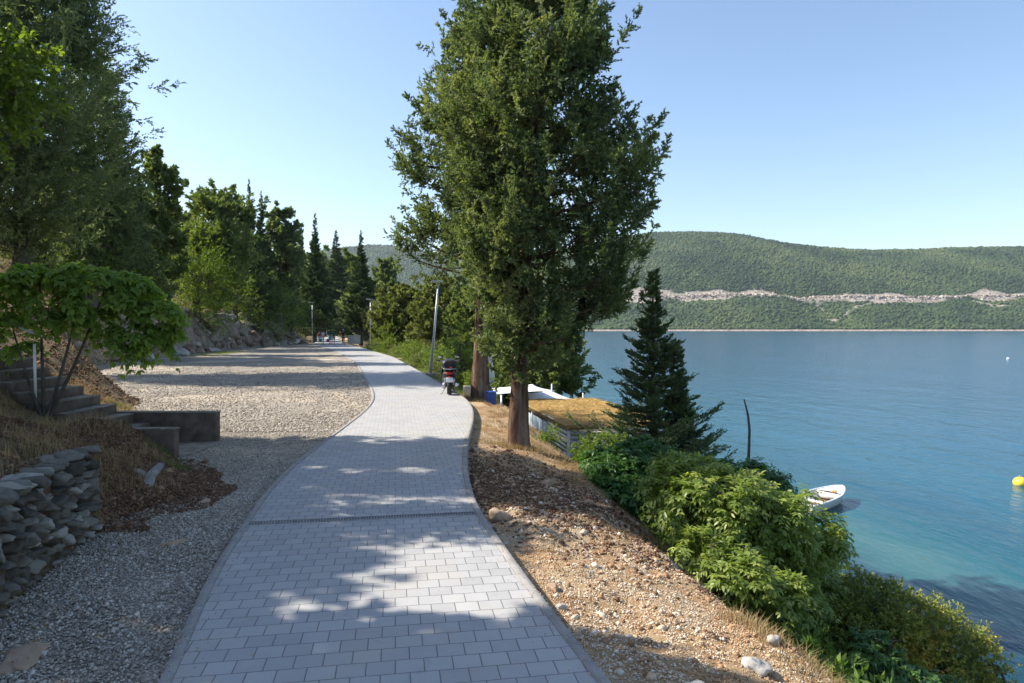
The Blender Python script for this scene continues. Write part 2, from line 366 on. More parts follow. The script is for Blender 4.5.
M['rubber'] = plain('tyre_rubber', (.018, .018, .018), .8)
M['seat'] = plain('black_vinyl', (.025, .025, .028), .5)
M['chrome'] = plain('silver_metal', (.55, .56, .58), .25, .9)
M['redlens'] = plain('red_lens', (.5, .015, .02), .2)
M['plate'] = plain('number_plate', (.7, .72, .74), .4)
M['yellow'] = plain('yellow_buoy', (.75, .55, .05), .4)
M['wood'] = plain('brown_wood', (.25, .15, .08), .7, 0, .3, 12)
M['darkframe'] = plain('dark_timber', (.06, .045, .035), .8, 0, .3, 12)
M['grate'] = plain('drain_metal', (.09, .09, .095), .6, .5)
M['thatch'] = plain('straw_roof', (.4, .26, .09), .95, 0, .4, 9, .9, .2, 60)
M['skin'] = plain('skin', (.45, .27, .19), .5)
M['hair'] = plain('dark_hair', (.03, .02, .015), .6)
def cloth(n, c): M[n] = plain('cloth_' + n, c, .85)
cloth('c_white', (.62, .66, .75)); cloth('c_blue', (.1, .22, .4)); cloth('c_teal', (.02, .34, .33)); cloth('c_green', (.015, .12, .09))
cloth('c_red', (.55, .04, .05)); cloth('c_black', (.018, .018, .025)); cloth('c_pink', (.65, .04, .18)); cloth('c_grey', (.25, .25, .27)); cloth('c_maroon', (.25, .05, .06)); cloth('c_lilac', (.5, .48, .75))

# ------------------------------------------------------------------ path edges and terrain
def edge(pts, extra_near, extra_far):
    w = sorted([(d, x) for x, d in (wp(*p) for p in pts)] + extra_near + extra_far)
    Y = np.array([a for a, _ in w]); X = np.array([b for _, b in w])
    q = np.linspace(-14, 260, 5480); x = np.interp(q, Y, X)
    # smoothing that widens with distance
    out = x.copy()
    cs = np.concatenate([[0], np.cumsum(x)])
    for rep in range(2):
        cs = np.concatenate([[0], np.cumsum(out)])
        hw = np.clip((.35 + .045 * np.maximum(q, 0)) / .05, 3, 60).astype(int)
        i = np.arange(len(q)); a = np.maximum(i - hw, 0); b = np.minimum(i + hw + 1, len(q)); k = np.minimum(i - a, b - 1 - i); a = i - k; b = i + k + 1
        out = (cs[b] - cs[a]) / (b - a)
    return lambda yy: np.interp(yy, q, out)
XL = edge([(159, 683), (205, 578), (242, 523), (265, 490), (294, 462), (324, 440), (345, 425), (360, 414), (371, 403), (373, 397), (371, 389), (367, 382), (356, 363), (338, 352), (318, 346.3)],
          [(-14, 1.2), (0, -1.2)], [(87, -24.9), (100, -29.), (125, -36), (160, -42.6), (200, -55), (260, -84)])
XR = edge([(614, 683), (563, 624), (508, 550), (493, 528), (478, 509), (469, 480), (467, 455), (469, 438), (474, 422), (474.5, 409), (468, 399), (427, 375), (394, 357), (363, 348)],
          [(-14, 4.2), (0, 1.55)], [(87, -21.2), (100, -25.), (125, -31.8), (160, -39.6), (200, -51), (260, -78)])
_LY = [-14, 3.5, 5, 7, 7.6, 8.8, 10, 11, 12.7, 14, 16, 20, 24, 30, 38, 45, 52, 60, 73, 87, 95, 110, 160, 260]
_LX = [-2.6, -3.5, -3.75, -4.3, -4.3, -3.9, -4.6, -5.35, -6.0, -7.6, -9.0, -10.8, -14.5, -19.6, -23.5, -25, -26, -27, -28, -26.8, -28.5, -33, -48, -88]
def LB(y): return np.interp(y, _LY, _LX)
def ground_z(x, y):
    x = np.asarray(x, float); y = np.asarray(y, float)
    xl, xr, lb = XL(y), XR(y), LB(y)
    # left bank
    t = np.maximum(lb - x, 0)
    bh = np.interp(y, [0, 7, 8, 11, 12.6, 16, 22, 30, 45, 70, 90, 110], [.85, .8, .72, .7, .5, .6, 1.7, 2.2, 3.0, 2.8, 1.5, 1.0])
    bw = np.interp(y, [0, 7.2, 7.8, 9, 11, 12.6, 16, 22, 40, 100], [.3, .3, 1.6, 2.4, 1.2, 1.5, 2.6, 2.2, 1.3, 2.0])
    sl = np.interp(y, [0, 12, 20, 40, 90, 150], [.22, .28, .5, .5, .34, .25])
    z1 = bh * sst(0, 1, t / bw) ** .8 + sl * np.maximum(t - bw * .7, 0) * np.where(t > 30, 1, 1) - .06
    z1 = np.where(t > 26, z1 - (t - 26) * sl * .35, z1)
    rk = sst(38, 50, y) * (1 - sst(86, 100, y))
    z1 = z1 + (fbm(x * .8, y * .8, 4, 5) * .9 + (.5 - np.abs(fbm(x * 1.7, y * 1.7, 3, 8))) * .6) * rk * sst(.0, .8, t) * (1 - sst(3, 8, t))
    z1 = z1 + fbm(x * .35, y * .35, 4, 11) * .3 * sst(1, 5, t) + fbm(x * 3.1, y * 3.1, 3, 2) * .05 * sst(0, .5, t)
    # stair cutting
    zst = np.interp(-x, [5.3, 6.2, 8.9, 12], [-.15, -.1, 1.4, 3.0])
    inn = (np.clip((y - 11.05) / .1, 0, 1) * np.clip((12.75 - y) / .1, 0, 1)) * sst(-5.2, -5.3, x) * (1 - sst(-10.5, -12, x) if False else 1.0) * (x > -10.2)
    z1 = np.where(inn > .5, np.minimum(z1, zst - .2), z1)
    near = sst(9.0, 10.6, y) * (y < 11.1) * (x > -10.2) * sst(-6.2, -6.7, x)
    z1 = z1 * (1 - near) + np.minimum(z1, zst - .03) * near
    # right slope
    s = np.maximum(x - xr, 0)
    pa = np.interp(s, [0, .25, 1.2, 2.0, 3.0, 4.5, 6.5, 9, 12, 40], [-.13, -.17, -.3, -.5, -1.35, -2.9, -4.6, -6.2, -7.4, -8.4])
    pb = np.interp(s, [0, .4, 1.3, 1.8, 3.0, 4.3, 5.2, 9.5, 11, 14, 40], [-.14, -.2, -.35, -.75, -2.7, -4.1, -4.25, -4.35, -6.3, -7.4, -8.4])
    pc = np.interp(s, [0, 1, 4, 9, 15, 20, 25, 60], [-.1, -.15, -.5, -2.2, -4.4, -6.3, -7.4, -8.4])
    u = sst(12.5, 17, y); v = sst(40, 55, y)
    z2 = (pa * (1 - u) + pb * u) * (1 - v) + pc * v
    amp = sst(.12, .6, s) * (1 - sst(16, 24, s))
    z2 = z2 + amp * (fbm(x * 1.1, y * 1.1, 4, 21) * .12 + fbm(x * 5, y * 5, 3, 31) * .045) + amp * sst(6.0, 7.5, y) * (1 - sst(10, 13, y)) * .05
    z = np.where(x < lb, z1, np.where(x > xr, z2, -.13))
    return z
def gz(x, y): return float(ground_z(np.array([x]), np.array([y]))[0])

rows = np.concatenate([np.arange(-12, 3.5, .35), np.arange(3.5, 17, .11), np.arange(17, 42, .28), np.arange(42, 104, .4), np.arange(104, 262, 4)])
tl = np.array([60, 50, 42, 35, 29, 25, 22, 19, 17, 15, 13, 11.5, 10, 9, 8, 7.2, 6.5, 5.9, 5.3, 4.8, 4.4, 4.0, 3.7, 3.4, 3.1, 2.85, 2.6, 2.4, 2.2, 2.0, 1.85, 1.7, 1.55, 1.4, 1.25, 1.1, .98, .86, .74, .62, .5, .4, .32, .25, .18, .12, .06, 0])
tr = np.concatenate([[0, .03], np.arange(.1, 4, .1), np.arange(4, 12, .25), np.arange(12, 24, .8), [26, 30, 36, 44, 60]])
R = rows[:, None]
Xc = np.concatenate([LB(R) - tl[None], LB(R) + (XR(R) - LB(R)) * np.linspace(.08, .98, 6)[None], XR(R) + tr[None]], 1)
Yc = np.broadcast_to(R, Xc.shape)
Zc = ground_z(Xc, Yc)
nr, ncol = Xc.shape
ii, jj = np.meshgrid(np.arange(nr - 1), np.arange(ncol - 1), indexing='ij')
GQ = np.stack([ii * ncol + jj, ii * ncol + jj + 1, (ii + 1) * ncol + jj + 1, (ii + 1) * ncol + jj], -1).reshape(-1, 4)
tleft = LB(Yc) - Xc; sright = Xc - XR(Yc)
kt = np.where(sright > -.05, .5 * (1 - sst(2.0, 3.4, sright + .6 * fbm(Xc, Yc, 3, 4))), 0)
kt = np.where(tleft >= 0, sst(36, 46, Yc) * (1 - sst(88, 98, Yc)) * (1 - sst(1.6, 3.2, tleft + fbm(Xc * .5, Yc * .5, 3, 6))), kt)
kt = np.where((tleft >= -.5) & (Yc > 7.2) & (Yc < 11), .12, kt)
g = Geo().add(np.stack([Xc, Yc, Zc], -1), GQ, tint=kt.ravel())
struct(g.build('ground', M['dirt'], smooth=True))

# paved path
def strip(xa, xb, ys, n, z, zf=None):
    Y = ys[:, None]; u = np.linspace(0, 1, n)[None]; X = xa(Y) * (1 - u) + xb(Y) * u; Yb = np.broadcast_to(Y, X.shape)
    Z = np.full(X.shape, float(z)) if zf is None else zf(X, Yb, u)
    m = len(ys); a, b = np.meshgrid(np.arange(m - 1), np.arange(n - 1), indexing='ij')
    return np.stack([X, Yb, Z], -1).reshape(-1, 3), np.stack([a * n + b, a * n + b + 1, (a + 1) * n + b + 1, (a + 1) * n + b], -1).reshape(-1, 4)
KW = .085
py = np.concatenate([np.arange(-12, 30, .25), np.arange(30, 110, .8), np.arange(110, 250, 3)])
V, Q = strip(lambda y: XL(y) + KW, lambda y: XR(y) - KW, py, 8, 0.0, lambda X, Y, u: .004 * fbm(X * .8, Y * .8, 2, 3) + 0.0)
struct(Geo().add(V, Q).build('footpath', M['paver'], smooth=True))
def kerb(f, side):
    m = len(py); x0 = f(py); x1 = x0 + side * KW
    pr = [(x0, -.22), (x0, -.006), (x0 + side * .012, .008), (x1 - side * .003, .008), (x1 - side * .001, -.05)]
    V = np.stack([np.stack([np.broadcast_to(x, py.shape), py, np.full(m, zz)], -1) for x, zz in pr], 1)
    n = len(pr); a, b = np.meshgrid(np.arange(m - 1), np.arange(n - 1), indexing='ij')
    Q = np.stack([a * n + b, a * n + b + 1, (a + 1) * n + b + 1, (a + 1) * n + b], -1).reshape(-1, 4)
    if side < 0: Q = Q[:, ::-1]
    o = Geo().add(V.reshape(-1, 3), Q).build('kerb', M['kerb']); struct(o); return o
kerb(XL, 1); kerb(XR, -1)
# gravel yard
ys = np.concatenate([np.arange(-12, 17, .15), np.arange(17, 45, .4), np.arange(45, 97, 1.0)])
def gzf(X, Y, u): return -.04 + .018 * fbm(X * .9, Y * .9, 4, 7) * np.clip((1 - u) * 8, 0, 1) + .012 * fbm(X * 4, Y * 4, 2, 9) - .03 * (u < .02)
V, Q = strip(lambda y: LB(y) - .25, lambda y: XL(y) + .01, ys, 46, -.03, gzf)
struct(Geo().add(V, Q).build('gravel_yard', M['gravel'], smooth=True))

# pebbles on the gravel, near part
rng = np.random.default_rng(4)
def scatter(n, ylo, yhi, fa, fb, pw=1.0):
    y = ylo + (yhi - ylo) * rng.random(n) ** pw; a, b = fa(y), fb(y); return a + (b - a) * rng.random(n), y
g = Geo()
x, y = scatter(60000, 3.2, 15, lambda y: np.maximum(LB(y) - .1, -.78 * y - .5), lambda y: XL(y) - .005, 1.7)
k = fbm(x * .8, y * .8, 4, 19) + .75 > rng.random(len(x)) * 1.0; x, y = x[k], y[k]
z = -.032 + .018 * fbm(x * .9, y * .9, 4, 7)
blobs(g, np.stack([x, y, z], -1), rng.uniform(.007, .015, len(x)) * (1 + .9 * (rng.random(len(x)) > .93)), (OCT, OCTF), rng, .18)
x, y = scatter(16000, 14, 40, lambda y: LB(y), lambda y: XL(y) - .03, 1.3)
blobs(g, np.stack([x, y, np.full(len(x), -.03)], -1), rng.uniform(.015, .035, len(x)), (OCT, OCTF), rng, .18)
struct(g.build('gravel_stones', M['pebble']), 'stuff', 'loose pale grey crushed stones covering the yard left of the path')
# rubble on the right slope
g = Geo()
x, y = scatter(95000, 3.0, 15, lambda y: XR(y) + .02, lambda y: XR(y) + 2.7, 1.6)
dens = fbm(x * 1.3, y * 1.3, 3, 41) + .35 - .5 * sst(9.5, 12.5, y); k = dens > rng.uniform(-.7, .45, len(x)); x, y = x[k], y[k]
big = rng.random(len(x)); sz = .004 + .008 * rng.random(len(x)) + .02 * (big > .975) * rng.random(len(x)) + .03 * (big > .9975)
tn = np.clip(rng.normal(.62, .22, len(x)) - .25 * (fbm(x * .9, y * .9, 3, 12) < -.1), 0, 1)
blobs(g, np.stack([x, y, ground_z(x, y) + .003], -1), sz, (OCT, OCTF), rng, .2, tn)
struct(g.build('rubble_stones', M['rubble']), 'stuff', 'loose cream and rust coloured rubble over the dirt strip')
g = Geo()   # dark earth clods, mostly in a band across the strip and on the spoil heap
x, y = scatter(16000, 6.6, 17, lambda y: XR(y) + .03, lambda y: XR(y) + 2.3)
k = np.abs(y + .6 * (x - XR(y)) - 10.2) < 1.7 + rng.normal(0, .8, len(x)); x, y = x[k], y[k]
blobs(g, np.stack([x, y, ground_z(x, y) + .004], -1), rng.uniform(.012, .035, len(x)) * (1 + 1.5 * (rng.random(len(x)) > .985)), (OCT, OCTF), rng, .25, np.clip(rng.normal(.45, .25, len(x)), 0, 1))
x = rng.uniform(-6.6, -3.6, 22000); y = rng.uniform(7.1, 11, 22000); k = (LB(y) - x > -.35 - .3 * fbm(x * 2, y * 2, 2, 77)) & (x > -.8 * y); x, y = x[k], y[k]
zz = np.maximum(ground_z(x, y), -.04)
blobs(g, np.stack([x, y, zz + .012], -1), rng.uniform(.01, .032, len(x)) * (1 + 1.3 * (rng.random(len(x)) > .97)), (OCT, OCTF), rng, .28, np.clip(rng.normal(.5, .25, len(x)), 0, 1))
x, y = scatter(420, 3.6, 12, lambda y: XR(y) + .15, lambda y: XR(y) + 2.2, 1.2)
blobs(g, np.stack([x, y, ground_z(x, y) + .006], -1), rng.uniform(.012, .034, len(x)), I0, rng, .22, np.clip(rng.normal(.95, .2, len(x)), 0, 1))
y = rng.uniform(3.6, 11, 16000); x = LB(y) - .4 - 4.2 * rng.random(16000) ** 1.3; k = fbm(x * 1.5, y * 1.5, 3, 3) + .3 > rng.random(len(x)); x, y = x[k], y[k]
blobs(g, np.stack([x, y, ground_z(x, y) + .006], -1), rng.uniform(.008, .028, len(x)), (OCT, OCTF), rng, .28, np.clip(rng.normal(.6, .28, len(x)), 0, 1))
struct(g.build('earth_clods', M['clod']), 'stuff', 'dark reddish brown broken earth and bark litter')

g = Geo(); rng = np.random.default_rng(66)
for i in range(330):
    y = rng.uniform(40, 92); tt_ = rng.uniform(-.1, 2.6) ** 1.0; x = float(LB(y)) - tt_; s_ = rng.uniform(.2, .62) * (1.35 if rng.random() > .85 else 1)
    rock(g, (x, y, max(gz(x, y), -.1) + s_ * .1), (s_ * rng.uniform(.8, 1.3), s_ * rng.uniform(.8, 1.4), s_ * rng.uniform(.5, .9)), rng, I2, .2, float(np.clip(rng.normal(.42, .22), 0, 1)))
for i in range(90):
    y = rng.uniform(21, 40); tt_ = rng.uniform(0, 2.2); x = float(LB(y)) - tt_; s_ = rng.uniform(.1, .35)
    rock(g, (x, y, gz(x, y) + s_ * .1), (s_, s_ * 1.2, s_ * .7), rng, I2, .2, float(np.clip(rng.normal(.3, .2), 0, 1)))
struct(g.build('bank_rubble', M['bankrock']), 'stuff', 'broken limestone and rubble packed into the bank behind the yard')
x = rng.uniform(-26, -9, 26000); y = rng.uniform(13, 42, 26000); k = (LB(y) - x > -.2) & (LB(y) - x < 5); x, y = x[k], y[k]
g = Geo(); blobs(g, np.stack([x, y, ground_z(x, y) + .02], -1), rng.uniform(.02, .07, len(x)), (OCT, OCTF), rng, .3, np.clip(rng.normal(.6, .25, len(x)), 0, 1))
struct(g.build('leaf_litter', M['clod']), 'stuff', 'brown leaf litter and crumbled soil on the shaded bank')

rng = np.random.default_rng(14); n = 2600; y = 3.2 + 15 * rng.random(n) ** 1.4; sd = rng.random(n) < .5; off = KW + rng.exponential(.1, n) * (1 + 1.5 * (rng.random(n) > .9)); off = np.minimum(off, 1.2)
x = np.where(sd, XL(y) + off - .08, XR(y) - off + .08)
g = Geo(); blobs(g, np.stack([x, y, np.full(n, .011)], -1), rng.uniform(.002, .007, n), (OCT, OCTF), rng, .2, np.clip(rng.normal(.5, .2, n), 0, 1))
struct(g.build('path_grit', M['rubble']), 'stuff', 'scattered grit and crumbs of soil along the edges of the paving')
# ------------------------------------------------------------------ sea, hills, haze
g = Geo(); g.add([[-3400, -60, SEA], [4600, -60, SEA], [4600, 4500, SEA], [-3400, 4500, SEA]], [[0, 1, 2, 3]])
struct(g.build('sea_water', M['water']))
g = Geo(); g.add([[-3400, -60, -9], [4600, -60, -9], [4600, 4500, -9], [-3400, 4500, -9]], [[0, 1, 2, 3]])

SKYX = [-200, 300, 560, 620, 650, 690, 735, 762, 790, 820, 850, 880, 920, 960, 1000, 1024, 1100, 1300, 1700]
SKYY = [262, 262, 252, 240, 234.5, 234, 236, 241, 246, 249, 251, 252, 251.5, 250, 249, 249, 247, 250, 262]
def hill_right(x, y):
    px = CX + F * x / 2350.0
    top = H + (HY - np.interp(px, SKYX, SKYY)) / F * 2350 + 6
    s = (y - 1500 - 14 * fbm(x * .004, y * 0, 3, 51)) / 850.0
    yb = 78 + 5 * fbm(x * .003, y * 0, 3, 13)
    pr = np.interp(s, [-.05, 0, .006, .02, .3, .315, .345, 1.0, 1.3], [0, 0, .03, .05, .93, 1.08, 1.12, 9, 9])
    low = SEA + (yb + 6) * np.clip(pr, 0, 1.12)
    f = np.clip((s - .345) / .655, 0, 1)
    up = low + (top - low) * (f * (1.35 - .35 * f))
    z = np.where(s < .345, low, up)
    z = np.where(s > 1.0, top - (s - 1) * 250, z)
    gul = fbm(x * .006, y * .004, 4, 61) * 16 + fbm(x * .02, y * .015, 3, 62) * 5
    z = z + gul * sst(.03, .25, s) * (1 - .8 * np.exp(-((s - .32) / .05) ** 2)) * (1 - sst(.85, 1.0, s) * .85)
    # small valley below the quarry road
    vx = (x - (835 - CX) / F * 1600) / 60.0
    z = z - 26 * np.exp(-vx ** 2) * sst(0.01, .12, s) * (1 - sst(.2, .4, s))
    return z, s
def scar_mask(x, y, s):
    px = CX + F * x / y; a = np.zeros_like(x)
    wid = np.interp(px, [560, 600, 640, 700, 730, 780, 800, 850, 900, 950, 990, 1100, 1300], [.5, .7, 1.0, 1.0, .8, .5, .35, 1.1, .9, .5, 1.0, .8, .4])
    w = wid * .05 * (1 + 1.1 * fbm(x * .012, y * .012, 3, 71))
    a = np.maximum(a, np.clip((w - np.abs(s - .325 - .01 * fbm(x * .01, 0 * x, 2, 72))) / .008, 0, 1))
    # V shaped cuttings around px 800..850, below the road
    for x0, s0, x1, s1, ww in ((815, .30, 838, .17, 7), (838, .17, 868, .26, 8), (868, .26, 905, .31, 6), (838, .17, 822, .2, 10), (975, .3, 1000, .24, 9), (1000, .24, 1030, .25, 8)):
        X0 = (x0 - CX) / F * (1500 + 850 * s0); X1 = (x1 - CX) / F * (1500 + 850 * s1)
        dx, dy = X1 - X0, (s1 - s0) * 850; L2 = dx * dx + dy * dy
        t = np.clip(((x - X0) * dx + (y - 1500 - s0 * 850) * dy) / L2, 0, 1)
        d = np.hypot(x - X0 - t * dx, y - 1500 - s0 * 850 - t * dy)
        a = np.maximum(a, np.clip((ww * 1.1 * (1 + 1.0 * fbm(x * .03, y * .03, 2, 73)) - d) / 8, 0, 1))
    a = np.maximum(a, (s < .016) * 1.0)
    return a
def hill_mat(n, green, soil, rockc):
    m, nt, b = newmat(n); P = geo_pos(nt); k = attr(nt)
    n1 = noise(nt, .035, 6, .65, P); n2 = noise(nt, .16, 4, .6, P)
    c = ramp(nt, math_(nt, 'ADD', math_(nt, 'MULTIPLY', n1, .5), math_(nt, 'MULTIPLY', n2, .5)), [(.38, green), (.55, tuple(g_ * 1.5 for g_ in green)), (.7, soil)])
    r = ramp(nt, noise(nt, .06, 6, .7, P), [(.35, tuple(q * .6 for q in rockc)), (.6, rockc)])
    nt.links.new(mixc(nt, k, c, r), b.inputs['Base Color']); b.inputs['Roughness'].default_value = .95; b.inputs['Specular IOR Level'].default_value = .1
    bump(nt, b, n2, 1, 6); return m
M['hill'] = hill_mat('maquis_hillside', (.04, .062, .022), (.15, .14, .07), (.4, .34, .28))
hx = np.arange(-200, 2700, 11.0); hy = np.concatenate([np.arange(1470, 1530, 3), np.arange(1530, 2600, 11.0)])
X, Y = np.meshgrid(hx, hy); Z, S = hill_right(X, Y); Z = Z + 1.5 * fbm(X * .05, Y * .05, 3, 8) * sst(0.02, .1, S)
n = len(hx); a, b = np.meshgrid(np.arange(len(hy) - 1), np.arange(n - 1), indexing='ij')
HQ = np.stack([a * n + b, a * n + b + 1, (a + 1) * n + b + 1, (a + 1) * n + b], -1).reshape(-1, 4)
mask = scar_mask(X, Y, S)
struct(Geo().add(np.stack([X, Y, Z], -1), HQ, tint=mask.ravel()).build('far_shore_hill', M['hill'], smooth=True))
# maquis on it
rng = np.random.default_rng(8)
g = Geo(); nb = 100000
u = rng.random(nb); y = 1512 + 860 * u; px = rng.uniform(560, 1130, nb); x = (px - CX) / F * y
z, s = hill_right(x, y); mk = scar_mask(x, y, s)
k = (mk < .3 + .5 * (rng.random(nb) > .93)) & (fbm(x * .02, y * .02, 3, 91) + .55 + .4 * (s > .35) > rng.random(nb) * .9)
x, y, z = x[k], y[k], z[k]; r = rng.uniform(2.2, 4.8, len(x)) * (1 + .5 * (rng.random(len(x)) > .9))
cl = np.clip(.5 + .8 * fbm(x * .008, y * .006, 4, 95) + rng.normal(0, .13, len(x)), 0, 1)
blobs(g, np.stack([x, y, z + r * .35], -1), np.stack([r, r, r * .8], -1), (OCT, OCTF), rng, .25, cl)
struct(g.build('hillside_scrub', M['maquis'], smooth=False), 'stuff', 'dense green scrub woodland over the far shore hill')
g = Geo(); rx = []; 
px = rng.uniform(560, 1130, 1500); y = 1500 + 850 * rng.normal(.325, .012, 1500); x = (px - CX) / F * y; z, s = hill_right(x, y); k = scar_mask(x, y, s) > .5
x, y, z = x[k], y[k], z[k]
blobs(g, np.stack([x, y, z + .5], -1), rng.uniform(1.5, 4.5, len(x)), I0, rng, .25)
struct(g.build('quarry_rubble', M['bankrock']), 'stuff', 'pale boulders strewn along the road cutting of the hill')

# bluish hill behind the cypresses
def hill_left(x, y):
    px = CX + F * x / 3300.0
    top = H + (HY - np.interp(px, [-100, 200, 320, 345, 370, 395, 420, 470, 540, 640], [262, 258, 251, 247.5, 245, 246.5, 251, 262, 285, 310])) / F * 3300
    s = (y - 2620) / 680.0
    z = SEA + (top - SEA) * np.clip(s, 0, 1) ** .8
    z = np.where(s > 1, top - (s - 1) * 300, z)
    return z + (fbm(x * .004, y * .004, 4, 31) * 26) * sst(0.05, .3, s) * (1 - sst(.9, 1, s) * .85), s
hx2 = np.arange(-2900, 500, 22.0); hy2 = np.arange(2600, 3900, 22.0); X, Y = np.meshgrid(hx2, hy2); Z, S = hill_left(X, Y); n = len(hx2)
a, b = np.meshgrid(np.arange(len(hy2) - 1), np.arange(n - 1), indexing='ij')
HQ = np.stack([a * n + b, a * n + b + 1, (a + 1) * n + b + 1, (a + 1) * n + b], -1).reshape(-1, 4)
struct(Geo().add(np.stack([X, Y, Z], -1), HQ, tint=0.0).build('distant_hill', M['hill'], smooth=True))
g = Geo(); nb = 16000; y = rng.uniform(2700, 3330, nb); px = rng.uniform(320, 480, nb); x = (px - CX) / F * y; z, s = hill_left(x, y)
r = rng.uniform(4, 8, nb); blobs(g, np.stack([x, y, z + r * .3], -1), np.stack([r, r, r * .8], -1), (OCT, OCTF), rng, .25)
struct(g.build('distant_hill_scrub', M['maquis']), 'stuff', 'bluish green scrub on the distant hill left of the big trees')

HAZE = True
if HAZE:
    g = Geo(); box(g, (600, 2225, 240), (8200, 4650, 500))
    hm = bpy.data.materials.new('haze_air'); hm.use_nodes = True; nt = hm.node_tree; nt.nodes.clear()
    out = nt.nodes.new('ShaderNodeOutputMaterial'); pv = nt.nodes.new('ShaderNodeVolumePrincipled')
    pv.inputs['Color'].default_value = (.78, .88, 1, 1); pv.inputs['Density'].default_value = .00005; pv.inputs['Anisotropy'].default_value = .2
    nt.links.new(pv.outputs[0], out.inputs['Volume'])
    hz = g.build('haze', hm); struct(hz, 'stuff', 'thin summer haze in the air over the bay')


# ------------------------------------------------------------------ vegetation tools
def leaves(g, P, D, Nn, L, W, tint, six=False, curl=0.0):
    """flat pointed leaf blades; six=True gives two folded halves"""
    D = nrm(D); S = nrm(np.cross(D, Nn)); U = np.cross(S, D); n = len(P)
    L = np.broadcast_to(L, (n,))[:, None]; W = np.broadcast_to(W, (n,))[:, None]; tint = np.broadcast_to(tint, (n,))
    if not six:
        V = np.stack([P, P + D * L * .45 + S * W / 2, P + D * L - U * L * curl, P + D * L * .45 - S * W / 2], 1)
        g.add(V.reshape(-1, 3), np.arange(n * 4).reshape(-1, 4), tint=np.repeat(tint, 4)); return
    up = U * W * .16; dr = U * L * (curl if curl else .12)
    V = np.stack([P, P + D * L * .28 + S * W * .46 + up, P + D * L * .68 + S * W * .36 + up - dr * .4, P + D * L - dr,
                  P + D * L * .68 - S * W * .36 + up - dr * .4, P + D * L * .28 - S * W * .46 + up, P + D * L * .45 - dr * .15], 1)
    k = (np.arange(n) * 7)[:, None]
    Q = np.concatenate([k + np.array([[0, 1, 2, 6]]), k + np.array([[6, 2, 3, 4]]), k + np.array([[0, 6, 4, 5]])])
    g.add(V.reshape(-1, 3), Q, tint=np.repeat(tint, 7))
def rdir(rng, n): return nrm(rng.normal(size=(n, 3)))
def spray_leaves(g, B, D, L, per, ll, lw, splay, tint, rng, tj=.12):
    n = len(B); t = rng.random((n, per)); L = np.broadcast_to(L, (n,))
    P = B[:, None] + D[:, None] * (L[:, None] * t)[..., None]
    d = nrm(D[:, None] + splay * rng.normal(size=(n, per, 3)))
    nn = rdir(rng, n * per)
    T = np.clip(np.repeat(np.broadcast_to(tint, (n,)), per) + rng.normal(0, tj, n * per) + (t.ravel() - .5) * .25, 0, 1)
    leaves(g, P.reshape(-1, 3), d.reshape(-1, 3), nn, ll * rng.uniform(.7, 1.25, n * per), lw, T)
def plumes(g, B, D, L, ns, per, sl, ll, lw, rng, tint, spread=.75, splay=.4, grav=0.0, lift=.15):
    """B base (n,3), D direction; each plume carries ns side sprays, each spray carries per blades"""
    n = len(B); L = np.broadcast_to(L, (n,)); t = rng.random((n, ns)) ** .8
    bend = np.array([0, 0, 1.0]) * lift
    P = B[:, None] + (D[:, None] * t[..., None] + bend * (t ** 2)[..., None]) * L[:, None, None]
    d = nrm(D[:, None] * (.6 + .6 * t[..., None]) + spread * nrm(rng.normal(size=(n, ns, 3))) + np.array([0, 0, -grav]))
    SL = sl * L[:, None] * (1.05 - .5 * t) * rng.uniform(.7, 1.2, (n, ns))
    tt = np.clip(np.broadcast_to(tint, (n,))[:, None] + rng.normal(0, .07, (n, ns)) + .15 * (t - .5), 0, 1)
    spray_leaves(g, P.reshape(-1, 3), d.reshape(-1, 3), SL.ravel(), per, ll, lw, splay, tt.ravel(), rng)
def crown_points(n, zs, rl, rr, ax, ay, rng, rmin=.35, lump=.22, seed=0, rd=None, clump=None):
    if clump:
        nc, sp = clump
        P, out, A, fr = crown_points(nc, zs, rl, rr, ax, ay, rng, rmin, lump, seed, rd)
        i = rng.integers(0, nc, n); off = rng.normal(size=(n, 3)) * sp * rng.uniform(.5, 1.6, nc)[i][:, None]; off[:, 2] *= .8
        o2 = nrm(out[i] * .55 + off / sp * .55); o2[:, 2] *= .8
        tc = rng.normal(0, .19, nc)[i]
        return P[i] + off - out[i] * sp * .6, o2, A[i], tc
    """points inside an outline given by left / right radius over height"""
    zs = np.array(zs, float); rl = np.array(rl, float); rr = np.array(rr, float)
    w = (rl + rr) / 2; zz = np.linspace(zs[0], zs[-1], 300); ww = np.interp(zz, zs, w) + .12 * w.max(); cdf = np.cumsum(ww); cdf /= cdf[-1]
    z = np.interp(rng.random(n), cdf, zz); ph = rng.uniform(-np.pi, np.pi, n)
    c = np.cos(ph); L_ = np.interp(z, zs, rl); R_ = np.interp(z, zs, rr); M_ = (L_ + R_) / 2 if rd is None else np.interp(z, zs, rd)
    rad = np.where(c > 0, R_ * c ** 2 + M_ * (1 - c ** 2), L_ * c ** 2 + M_ * (1 - c ** 2))
    lumpv = 1 + lump * fbm(ph * 1.6 + 9, z * (1.1 / max(.2, w.max() / 2.4)) + seed, 3, seed)
    fr = rmin + (1 - rmin) * np.sqrt(rng.random(n))
    r = rad * fr * lumpv
    X = np.interp(z, zs, ax) if np.ndim(ax) else np.full(n, ax); Yv = np.interp(z, zs, ay) if np.ndim(ay) else np.full(n, ay)
    out = np.stack([np.cos(ph), np.sin(ph), 0 * ph], -1)
    return np.stack([X + r * out[:, 0], Yv + r * out[:, 1], z], -1), out, np.stack([X, Yv, z], -1), fr
